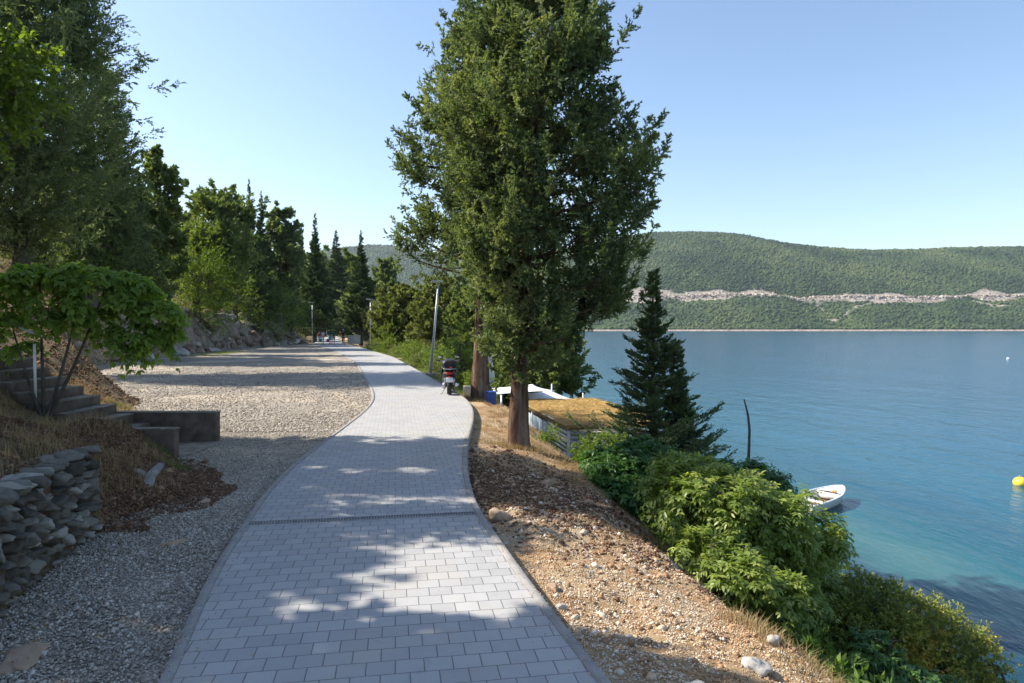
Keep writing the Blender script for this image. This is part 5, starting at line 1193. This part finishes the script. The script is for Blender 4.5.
g = Geo(); box(g, (W / 2, Lh / 2, -.06), (W, Lh, .12)); g.build('floor_slab', M['stepconc'], t)
q = np.array(at(583, 399, 35.5)); g = Geo(); tube(g, [(0, 0, -3.2), (0, 0, .32)], .03, 8); o = g.build('mooring_post', M['white'], loc=tuple(q), smooth=True); tag(o, 'thin white post sticking up behind the far edge of the straw roof', 'post')

def sail(label, cs, sag, seed, n=14):
    """four sided stretched cloth with concave edges, cs corners in world space"""
    cs = np.array(cs, float); c0 = cs.mean(0); g = Geo(); u = np.linspace(0, 1, n); U, Vv = np.meshgrid(u, u)
    pull = .16
    Uu = U + pull * (0.5 - U) * 4 * Vv * (1 - Vv) * 1.0; Vw = Vv + pull * (0.5 - Vv) * 4 * U * (1 - U)
    P = ((1 - Uu) * (1 - Vw))[..., None] * cs[0] + (Uu * (1 - Vw))[..., None] * cs[1] + (Uu * Vw)[..., None] * cs[2] + ((1 - Uu) * Vw)[..., None] * cs[3]
    P[..., 2] -= sag * (16 * U * (1 - U) * Vv * (1 - Vv))
    i, j = np.meshgrid(np.arange(n - 1), np.arange(n - 1), indexing='ij'); g.add((P - c0).reshape(-1, 3), np.stack([i * n + j, i * n + j + 1, (i + 1) * n + j + 1, (i + 1) * n + j], -1).reshape(-1, 4))
    o = g.build('shade_sail', M['sail'], loc=tuple(c0), smooth=True); m = o.modifiers.new('thickness', 'SOLIDIFY'); m.thickness = .01
    tag(o, label, 'shade sail', 'white shade sails by the hut'); return o
sail('white shade sail hung higher, left of the second one and behind the cypress trunk', [at(484, 395.5, 33), at(556, 390.5, 34.5), at(533, 384.0, 41), at(492, 388, 40)], -.1, 1)
sail('lower white shade sail stretching right over the straw roof edge', [at(520, 399, 34.5), at(575, 399.5, 36), at(551, 389.5, 39), at(522, 394, 39)], -.05, 2)
for lab, px, py, d in (('grey sail mast right of the peak of the lower shade sail', 552, 384, 38), ('thin mast at the left end of the shade sails', 501.5, 395, 32.8)):
    q = np.array(at(px, py, d)); g = Geo(); zz = -4.5 - q[2]; tube(g, [(0, 0, zz), (0, 0, 0)], .05, 8); o = g.build('sail_mast', M['galv'], loc=tuple(q), smooth=True); tag(o, lab, 'mast')

# ------------------------------------------------------------------ rowing boat
def boat():
    bow = np.array([15.35, 31.9]); dirv = nrm(np.array([.76, .65])); Lb = 4.1; cen = bow - dirv * Lb / 2
    t = thing('rowing_boat', 'small white open boat floating behind the leafy shrubs', 'boat', (cen[0], cen[1], SEA), math.atan2(dirv[1], dirv[0]))
    ns, nc = 26, 13; s = np.linspace(0, 1, ns)            # s: stern -> bow, local +x forward
    halfb = .74 * np.where(s < .55, .86 + .14 * np.sin(s / .55 * np.pi / 2), np.cos(np.clip((s - .55) / .45, 0, 1) * np.pi / 2) ** .62); halfb = np.maximum(halfb, .015)
    sheer = .42 + .17 * s ** 2.2; keel = -.12 + .42 * np.clip((s - .8) / .2, 0, 1) ** 2
    u = np.linspace(-1, 1, nc); V = []; Vi = []
    for k_ in range(ns):
        yy_ = halfb[k_] * np.sign(u) * np.abs(u) ** .55 * (.0 + 1.0); zz_ = keel[k_] + (sheer[k_] - keel[k_]) * np.abs(u) ** 1.9
        rake = .25 * np.abs(u) ** 1.5 * (s[k_] > .8) * (s[k_] - .8) / .2
        V.append(np.stack([np.full(nc, (s[k_] - .5) * Lb * .93) + rake, yy_, zz_], -1)); 
        hb = np.maximum(halfb[k_] - .1, .01); zi = np.maximum(zz_ + .0, .09 + 0 * zz_); zi = np.where(np.abs(u) > .9, sheer[k_] - .015, zi)
        Vi.append(np.stack([np.full(nc, (s[k_] - .5) * Lb * .9 + .02) + rake * .5, hb * np.sign(u) * np.abs(u) ** .4, zi], -1))
    V = np.array(V); Vi = np.array(Vi); i, j = np.meshgrid(np.arange(ns - 1), np.arange(nc - 1), indexing='ij'); Q = np.stack([i * nc + j, (i + 1) * nc + j, (i + 1) * nc + j + 1, i * nc + j + 1], -1).reshape(-1, 4)
    g = Geo(); g.add(V.reshape(-1, 3), Q[:, ::-1]); tri = [[0 + a_, 0 + a_ + 1, nc] for a_ in range(nc - 1)]
    g.add(np.concatenate([V[0], [[V[0][0][0], 0, .42]]]), None, tri); g.build('hull', M['hull'], t, smooth=True)
    g = Geo(); ks = ns - 6; g.add(Vi[1:ks].reshape(-1, 3), Q[: (ks - 2) * (nc - 1)].copy()); g.build('inner_shell', M['hull'], t, smooth=True)
    g = Geo(); ring = []
    for sd in (-1, 1):
        P = [(V[k_][0 if sd < 0 else -1][0], V[k_][0 if sd < 0 else -1][1] * .965, sheer[k_] + .012) for k_ in range(ns)]
        tube(g, P, .045, 8)
    tube(g, [(V[0][0][0], V[0][0][1] * .95, .43), (V[0][0][0], -V[0][0][1] * .95, .43)], .045, 8); g.build('gunwale', M['hull'], t, smooth=True)
    g = Geo(); i0 = int(ns * .72)
    P = np.array([[V[k_][0], [V[k_][0][0], 0, sheer[k_] + .05], V[k_][-1]] for k_ in range(i0, ns)]); m = len(P); P[:, 0, 2] += .005; P[:, 2, 2] += .005
    i, j = np.meshgrid(np.arange(m - 1), np.arange(2), indexing='ij'); g.add(P.reshape(-1, 3), np.stack([i * 3 + j, (i + 1) * 3 + j, (i + 1) * 3 + j + 1, i * 3 + j + 1], -1).reshape(-1, 4)[:, ::-1])
    box(g, ((s[i0] - .5) * Lb * .93, 0, .33), (.03, 1.28, .3)); g.build('foredeck', M['hull'], t)
    g = Geo(); box(g, (-.55, 0, .33), (.28, 1.34, .04)); g.build('thwart', M['hull'], t, bevel=.01)
    g = Geo(); box(g, (-1.6, 0, .34), (.5, 1.2, .05)); g.build('stern_bench', M['hull'], t, bevel=.01)
    g = Geo(); box(g, (-.1, 0, .115), (2.7, .9, .03)); g.build('floorboards', M['wood'], t)
    g = Geo(); box(g, (.98, -.18, .545), (.34, .2, .05), rz=.2); g.build('hatch', plain('orange_plastic', (.6, .28, .08), .5), t, bevel=.01)
boat()
def buoy(label, px, py, mat, r, cat='buoy'):
    x, y = wp(px, py, SEA); t = thing('mooring_buoy', label, cat, (x, y, SEA))
    g = Geo(); V, T = I3; g.add(V * r * [1, 1, .9] + [0, 0, r * .35], None, T); g.build('float', mat, t, smooth=True)
    g = Geo(); th = np.linspace(0, 2 * np.pi, 13); P = np.stack([np.cos(th) * r * .22, 0 * th, np.sin(th) * r * .22 + r * 1.35], -1); tube(g, P, r * .05, 6, cap=False); g.build('ring', M['galv'], t, smooth=True)
buoy('yellow mooring buoy at the right edge of the photo', 1020.5, 485, M['yellow'], .33)
buoy('tiny white float far out on the water at the right', 1008, 359, M['white'], .32)

# ------------------------------------------------------------------ parked scooter, seen from behind
def scooter():
    d = 21.9; x = (449 - CX) * d / F
    t = thing('motor_scooter', 'black scooter parked at the path edge, seen from behind', 'scooter', (x, d, 0.004), math.radians(6)); t.scale = (1.12, 1, .98)
    def wheel(y, r, w, name):
        g = Geo(); n = 36; th = np.linspace(0, 2 * np.pi, n + 1); P = np.stack([0 * th, y + np.cos(th) * (r - w * .45), r + np.sin(th) * (r - w * .45)], -1)
        V = []; pr = [(-.5, -.25), (-.48, .25), (-.25, .48), (0, .54), (.25, .48), (.48, .25), (.5, -.25), (.3, -.5), (-.3, -.5)]; m = len(pr)
        for a_ in th[:-1]:
            for px_, py_ in pr: rr_ = r - w * .5 + py_ * w * .9; V.append((px_ * w, y + math.cos(a_) * rr_, r + math.sin(a_) * rr_))
        Q = [[i * m + j, i * m + (j + 1) % m, ((i + 1) % n) * m + (j + 1) % m, ((i + 1) % n) * m + j] for i in range(n) for j in range(m)]
        wo = Geo().add(V, Q).build(name, M['rubber'], t, smooth=True)
        g = Geo(); 
        for k_ in range(5):
            a_ = k_ * 2 * np.pi / 5; c = np.array([0, y + math.cos(a_) * r * .32, r + math.sin(a_) * r * .32]); box(g, c, (w * .35, r * .68, .03), rx=a_)
        tube(g, [(-w * .45, y, r), (w * .45, y, r)], r * .2, 14); g.build('rim', M['chrome'], wo)
    wheel(-.62, .255, .13, 'rear_wheel'); wheel(.66, .255, .115, 'front_wheel')
    def loft(name, secs, mat, n=20, parent=t):
        th = np.linspace(0, 2 * np.pi, n, endpoint=False); V = []
        for (cx, cy, cz, rx_, rz_, e) in secs:
            c, s = np.cos(th), np.sin(th); V.append(np.stack([cx + rx_ * np.sign(c) * np.abs(c) ** e, cy + 0 * c, cz + rz_ * np.sign(s) * np.abs(s) ** e], -1))
        V = np.array(V); m = len(secs); i, j = np.meshgrid(np.arange(m - 1), np.arange(n), indexing='ij'); Q = np.stack([i * n + j, i * n + (j + 1) % n, (i + 1) * n + (j + 1) % n, (i + 1) * n + j], -1).reshape(-1, 4)
        V = np.concatenate([V.reshape(-1, 3), [[secs[0][0], secs[0][1], secs[0][2]], [secs[-1][0], secs[-1][1], secs[-1][2]]]])
        T = [[j, (j + 1) % n, m * n] for j in range(n)] + [[(m - 1) * n + j, (m - 1) * n + (j + 1) % n, m * n + 1] for j in range(n)]
        return Geo().add(V, Q, T).build(name, mat, parent, smooth=True)
    loft('rear_body', [(0, -.9, .69, .05, .04, .8), (0, -.84, .67, .13, .08, .8), (0, -.6, .62, .19, .14, .8), (0, -.2, .55, .2, .2, .8), (0, .05, .45, .19, .2, .7), (0, .2, .32, .17, .1, .7)], M['black'])
    loft('floorboard', [(0, 0, .26, .2, .06, .6), (0, .5, .27, .2, .06, .6), (0, .6, .3, .16, .08, .6)], M['black'])
    loft('seat', [(0, -.78, .79, .1, .05, .7), (0, -.65, .83, .16, .07, .7), (0, -.35, .82, .17, .07, .7), (0, -.28, .78, .17, .07, .7), (0, .05, .75, .14, .07, .7), (0, .18, .7, .08, .05, .8)], M['seat'])
    loft('front_shield', [(0, .42, .6, .22, .26, .7), (0, .5, .68, .24, .33, .7), (0, .58, .72, .2, .3, .8), (0, .68, .72, .1, .2, .9)], M['black'])
    loft('front_mudguard', [(0, .4, .42, .05, .05, 1), (0, .52, .5, .08, .05, 1), (0, .72, .52, .08, .04, 1), (0, .92, .4, .05, .03, 1)], M['black'])
    loft('rear_mudguard', [(0, -.98, .42, .07, .02, .8), (0, -.9, .52, .09, .05, .8), (0, -.7, .57, .09, .05, .8), (0, -.5, .55, .08, .05, .8)], M['black'])
    tl_ = Geo(); box(tl_, (0, -.905, .7), (.17, .05, .07)); tl_.build('tail_light', M['redlens'], t, bevel=.02)
    g = Geo(); box(g, (0, -.985, .5), (.2, .012, .15), rx=-.25); g.build('number_plate', M['plate'], t, bevel=.004)
    g = Geo(); box(g, (0, -.985, .605), (.08, .02, .03)); g.build('reflector', M['redlens'], t)
    loft('top_box', [(0, -.98, .98, .15, .1, .7), (0, -.94, .98, .2, .14, .7), (0, -.7, .98, .21, .15, .7), (0, -.62, .97, .17, .12, .7)], M['black'])
    g = Geo(); box(g, (.03, -.968, .9), (.1, .05, .035)); g.build('top_box_reflector', M['redlens'], t, bevel=.01)
    g = Geo(); box(g, (0, -.82, .84), (.16, .3, .03)); tube(g, [(-.14, -.55, .82), (-.16, -.85, .84), (0, -.93, .84), (.16, -.85, .84), (.14, -.55, .82)], .014, 6); g.build('grab_rail', M['chrome'], t)
    g = Geo(); tube(g, [(.17, -.2, .28), (.2, -.5, .27), (.21, -.95, .36)], [.03, .055, .06], 12); tube(g, [(.21, -.95, .36), (.21, -.99, .366)], [.035, .03], 10); g.build('exhaust', M['chrome'], t, smooth=True)
    g = Geo(); box(g, (-.14, -.45, .28), (.09, .5, .16)); g.build('engine', M['galv'], t, bevel=.03)
    g = Geo(); tube(g, [(0, .5, .98), (-.16, .44, 1.03), (-.34, .36, 1.04)], .016, 8); tube(g, [(0, .5, .98), (.16, .44, 1.03), (.34, .36, 1.04)], .016, 8); tube(g, [(0, .5, .98), (0, .62, .5), (0, .66, .28)], .025, 8)
    hb = g.build('handlebar', M['chrome'], t, smooth=True)
    for sd in (-1, 1):
        g = Geo(); tube(g, [(sd * .25, .4, 1.04), (sd * .37, .34, 1.04)], .022, 10); g.build('grip', M['rubber'], hb, smooth=True)
        g = Geo(); tube(g, [(sd * .16, .42, 1.04), (sd * .2, .44, 1.1), (sd * .22, .42, 1.13)], .012, 6); Vm, Tm = I2; g.add(Vm * [.08, .025, .05] + [sd * .25, .43, 1.15], None, Tm); mo = g.build('mirror', M['black'], t)
        g = Geo(); V, T = I2; g.add(V * [.06, .012, .035] + [sd * .25, .408, 1.15], None, T); g.build('mirror_glass', M['chrome'], mo, smooth=True)
    loft('headset', [(0, .4, 1.0, .1, .07, .8), (0, .5, 1.02, .14, .09, .8), (0, .6, .98, .1, .07, .8)], M['black'])
    g = Geo(); tube(g, [(-.1, -.25, .22), (-.2, -.3, .02), (-.28, -.33, 0.0)], .013, 6); g.build('kickstand', M['galv'], t)
    for sd in (-1, 1):
        g = Geo(); tube(g, [(sd * .12, -.6, .6), (sd * .12, -.64, .3)], .03, 10); g.build('shock_absorber', M['chrome'], t)
scooter()

# ------------------------------------------------------------------ people walking on the path
def skin_body(name, verts, edges, radii, mat, parent, sub=2, root=0):
    me = bpy.data.meshes.new(name); me.from_pydata([tuple(v) for v in verts], edges, []); o = bpy.data.objects.new(name, me); C.objects.link(o)
    m = o.modifiers.new('skin', 'SKIN'); m.use_smooth_shade = True
    if not me.skin_vertices:
        bpy.context.view_layer.objects.active = o
    lay = me.skin_vertices[0].data if me.skin_vertices else None
    for i, r in enumerate(radii):
        rr_ = r if hasattr(r, '__len__') else (r, r)
        lay[i].radius = rr_; lay[i].use_root = (i == root)
    s = o.modifiers.new('sub', 'SUBSURF'); s.levels = s.render_levels = sub
    dg = bpy.context.evaluated_depsgraph_get(); ev = o.evaluated_get(dg); nm = bpy.data.meshes.new_from_object(ev); nm.name = name
    o.modifiers.clear(); o.data = nm; nm.materials.clear(); nm.materials.append(mat)
    o.parent = parent; return o
def person(label, px, py, d, h, top, bottom, face=0.0, stride=.16, arm=.12, shorts=True, skirt=False, hat=None, seed=0, carry=None, group='people walking on the path', hairlen=0.0):
    x = (px - CX) * d / F; z0 = -.0; s = h / 1.75
    t = thing('person', label, 'person', (x, d, z0 + .003), face, group); t.scale = (s,) * 3
    st, ar = stride, arm                         # walking along local +y; left leg forward
    J = {}; V = []; Rr = []; E = []
    def v(n, p, r): J[n] = len(V); V.append(p); Rr.append(r); return J[n]
    def e(a_, b_): E.append((J[a_], J[b_]))
    v('pelvis', (0, 0, .95), (.135, .1)); v('waist', (0, .01, 1.08), (.12, .085)); v('chest', (0, .02, 1.28), (.15, .105)); v('neckb', (0, .015, 1.42), (.075, .07)); v('neck', (0, .025, 1.49), .05)
    v('headl', (0, .035, 1.57), (.068, .078)); v('head', (0, .03, 1.66), (.078, .092)); v('crown', (0, .02, 1.72), (.06, .075)); v('nose', (0, .125, 1.61), .014)
    for a_, b_ in (('pelvis', 'waist'), ('waist', 'chest'), ('chest', 'neckb'), ('neckb', 'neck'), ('neck', 'headl'), ('headl', 'head'), ('head', 'crown'), ('headl', 'nose')): e(a_, b_)
    for sd, n in ((-1, 'l'), (1, 'r')):
        f = st * sd
        v('sh' + n, (sd * .175, .01, 1.39), .05); v('el' + n, (sd * .225, -ar * sd * .4 - .01, 1.12), .036); v('wr' + n, (sd * .235, -ar * sd * 1.1 + .05, .89), .025); v('pa' + n, (sd * .235, -ar * sd * 1.2 + .07, .83), (.02, .032))
        e('neckb', 'sh' + n); e('sh' + n, 'el' + n); e('el' + n, 'wr' + n); e('wr' + n, 'pa' + n)
        for q_ in range(4):
            v('f%s%d' % (n, q_), (sd * (.236 + .004 * q_), -ar * sd * 1.2 + .04 + .02 * q_, .79), .008); v('g%s%d' % (n, q_), (sd * (.222 + .004 * q_), -ar * sd * 1.2 + .045 + .02 * q_, .75 + .006 * abs(q_ - 1.5)), .007); e('pa' + n, 'f%s%d' % (n, q_)); e('f%s%d' % (n, q_), 'g%s%d' % (n, q_))
        v('t' + n, (sd * .225, -ar * sd * 1.2 + .12, .81), .008); e('pa' + n, 't' + n)
        v('hp' + n, (sd * .095, 0, .88), .085); v('kn' + n, (sd * .1, f * .75 + .04, .49), .055); v('an' + n, (sd * .1, f * 1.5 - .02, .085 + (.05 if f < 0 else 0)), .036); v('to' + n, (sd * .12, f * 1.5 + .13, .035), (.04, .028))
        e('pelvis', 'hp' + n); e('hp' + n, 'kn' + n); e('kn' + n, 'an' + n); e('an' + n, 'to' + n)
    skin_body('body', V, E, Rr, M['skin'], t)
    P = lambda n: V[J[n]]
    # shirt
    tv = [P('pelvis'), P('waist'), P('chest'), P('neckb')]; te = [(0, 1), (1, 2), (2, 3)]; trr = [(.155, .12), (.14, .105), (.17, .125), (.09, .085)]
    for n in 'lr':
        i = len(tv); shp, elp = np.array(P('sh' + n)), np.array(P('el' + n)); tv += [tuple(shp), tuple(shp * .35 + elp * .65)]; trr += [.068, .058]; te += [(3, i), (i, i + 1)]
    skin_body('shirt', tv, te, trr, M[top], t, 2)
    if skirt:
        g = Geo(); th = np.linspace(0, 2 * np.pi, 28, endpoint=False); zz_ = np.linspace(1.02, .5, 7); rr_ = np.linspace(.14, .24, 7); Vv = np.stack([np.stack([r_ * np.cos(th) * (1 + .06 * np.cos(th * 6)), r_ * .85 * np.sin(th), 0 * th + z_], -1) for r_, z_ in zip(rr_, zz_)])
        i, j = np.meshgrid(np.arange(6), np.arange(28), indexing='ij'); g.add(Vv.reshape(-1, 3), np.stack([i * 28 + j, i * 28 + (j + 1) % 28, (i + 1) * 28 + (j + 1) % 28, (i + 1) * 28 + j], -1).reshape(-1, 4)); g.build('skirt', M[bottom], t, smooth=True)
    else:
        sv = [(0, 0, .98)]; se = []; sr = [(.15, .12)]
        for n in 'lr':
            i = len(sv); hp, kn, an_ = map(np.array, (P('hp' + n), P('kn' + n), P('an' + n))); sv += [tuple(hp), tuple(hp * .15 + kn * .85)]; sr += [.105, .085]; se += [(0, i), (i, i + 1)]
            if not shorts: sv.append(tuple(an_ * .9 + kn * .1)); sr.append(.055); se.append((i + 1, i + 2))
        skin_body('shorts' if shorts else 'trousers', sv, se, sr, M[bottom], t, 2)
    for n in 'lr':
        an_, to = np.array(P('an' + n)), np.array(P('to' + n)); skin_body('shoe', [tuple(an_ - [0, .03, .02]), tuple(to)], [(0, 1)], [.05, (.052, .04)], M['c_black'], t, 1)
    g = Geo(); Vh, Th = I3; m = Vh * [.092, .108, .1] + [0, .018, 1.685]; keep = ~((m[:, 1] > .06) & (m[:, 2] < 1.69)); m[~keep] = m[~keep] * [.7, .55, 1] + [0, 0, 0]
    g.add(m, None, Th)
    if hairlen: g.add(Vh * [.085, .05, .13] + [0, -.06, 1.6 - hairlen * .3], None, Th)
    g.build('hair', M['hair'], t, smooth=True)
    if hat:
        g = Geo(); g.add(Vh * [.105, .12, .085] + [0, .02, 1.73], None, Th); tube(g, [(0, .02, 1.71), (0, .02, 1.722)], [.15, .145], 20); g.build('hat', M[hat], t, smooth=True)
    if carry:
        sd, col = carry; n = 'l' if sd < 0 else 'r'; p = np.array(P('pa' + n)); tb = thing('shopping_bag' if col == 'c_pink' else 'beach_bag', {'c_pink': 'pink bag hanging from the hand of the walker in teal', 'c_teal': 'teal towel bag carried beside the walker in white', 'c_red': 'red bag held at the shoulder of the dark clad walker'}[col], 'bag', (0, 0, 0), 0)
        R_ = lambda q_: (x + s * (q_[0] * math.cos(face) - q_[1] * math.sin(face)), d + s * (q_[0] * math.sin(face) + q_[1] * math.cos(face)), z0 + s * q_[2])
        off = np.array([sd * .05, 0, -.07]) if col != 'c_red' else np.array([sd * -.02, -.12, .62]); tb.location = R_(tuple(p + off)); tb.rotation_euler = (0, 0, face); 
        g = Geo(); hb_ = .42 if col != 'c_red' else .3
        Vb = []
        for (wx, wy, z_) in ((.15, .05, -hb_ - .08), (.19, .08, -hb_ * .5 - .08), (.14, .05, -.1), (.12, .02, -.09)): Vb += [(-wx, -wy, z_), (wx, -wy, z_), (wx, wy, z_), (-wx, wy, z_)]
        g.add(Vb, [[i * 4 + j, i * 4 + (j + 1) % 4, i * 4 + 4 + (j + 1) % 4, i * 4 + 4 + j] for i in range(3) for j in range(4)] + [[3, 2, 1, 0], [12, 13, 14, 15]]); g.build('bag_body', M[col], tb, bevel=.02)
        g = Geo(); tube(g, [(-.09, 0, -.1), (-.06, 0, .03), (0, 0, .07), (.06, 0, .03), (.09, 0, -.1)], .008, 5); g.build('handle', M[col], tb)
    return t
person('walker in a white shirt and pale shorts, left of the group', 322.8, 344, 87, 1.76, 'c_white', 'c_lilac', .3, carry=(-1, 'c_teal'), seed=1)
person('walker in maroon half hidden behind the one in white', 319.4, 342, 93, 1.6, 'c_maroon', 'c_blue', .3, seed=2)
person('walker in a green top and teal skirt carrying the pink bag', 330.3, 344, 86, 1.78, 'c_green', 'c_teal', .3, skirt=True, carry=(-1, 'c_pink'), hairlen=.3, seed=3)
person('walker in dark green with grey shorts just right of the one in teal', 333.7, 343, 89, 1.7, 'c_green', 'c_maroon', .25, seed=4)
person('walker all in black with a pale lilac hat, alone at the right', 343.2, 343.8, 87, 1.82, 'c_black', 'c_black', .3, shorts=False, hat='c_lilac', carry=(-1, 'c_red'), seed=5)

# ------------------------------------------------------------------ camera, sun, sky
cam = bpy.data.cameras.new('camera'); co = bpy.data.objects.new('camera', cam); C.objects.link(co)
co.location = (0, 0, H); co.rotation_euler = (math.radians(90), 0, 0)
cam.sensor_width = 36; cam.sensor_fit = 'HORIZONTAL'; cam.lens = 36 * F / 1024; cam.shift_x = 0; cam.shift_y = -(341.5 - HY) / 1024
cam.clip_start = .05; cam.clip_end = 12000; scene.camera = co
EL, SX, SY = math.radians(SUN_EL), SUN_X, SUN_Y        # direction towards the sun in plan
L_ = math.hypot(SX, SY); sv = Vector((SX / L_ * math.cos(EL), SY / L_ * math.cos(EL), math.sin(EL)))
sl_ = bpy.data.lights.new('sun', 'SUN'); sl_.energy = SUN_E; sl_.angle = math.radians(.55); sl_.color = (1, .93, .82)
so = bpy.data.objects.new('sun', sl_); C.objects.link(so); so.rotation_euler = sv.to_track_quat('Z', 'Y').to_euler(); so.location = (-30, 10, 60)
wd = bpy.data.worlds.new('World'); scene.world = wd; wd.use_nodes = True; nt = wd.node_tree; bg = nt.nodes['Background']
sky = nt.nodes.new('ShaderNodeTexSky'); sky.sky_type = 'NISHITA'; sky.sun_disc = False; sky.sun_elevation = EL; sky.sun_rotation = math.atan2(SX, SY)
sky.altitude = 0; sky.air_density = AIR; sky.dust_density = DUST; sky.ozone_density = OZONE
nt.links.new(sky.outputs[0], bg.inputs[0]); bg.inputs[1].default_value = SKY_E
scene.view_settings.view_transform = 'Standard'; scene.view_settings.look = 'None'; scene.view_settings.gamma = 1; scene.view_settings.exposure = EXPO
scene.view_settings.use_curve_mapping = False
scene.render.engine = 'CYCLES'; cy = scene.cycles; cy.use_denoising = True; cy.denoiser = 'OPENIMAGEDENOISE'; cy.max_bounces = 6; cy.diffuse_bounces = 3; cy.glossy_bounces = 2; cy.transmission_bounces = 3; cy.volume_bounces = 1; cy.transparent_max_bounces = 4
cy.use_adaptive_sampling = True; cy.adaptive_threshold = .02; cy.sample_clamp_indirect = 6
scene.render.film_transparent = False
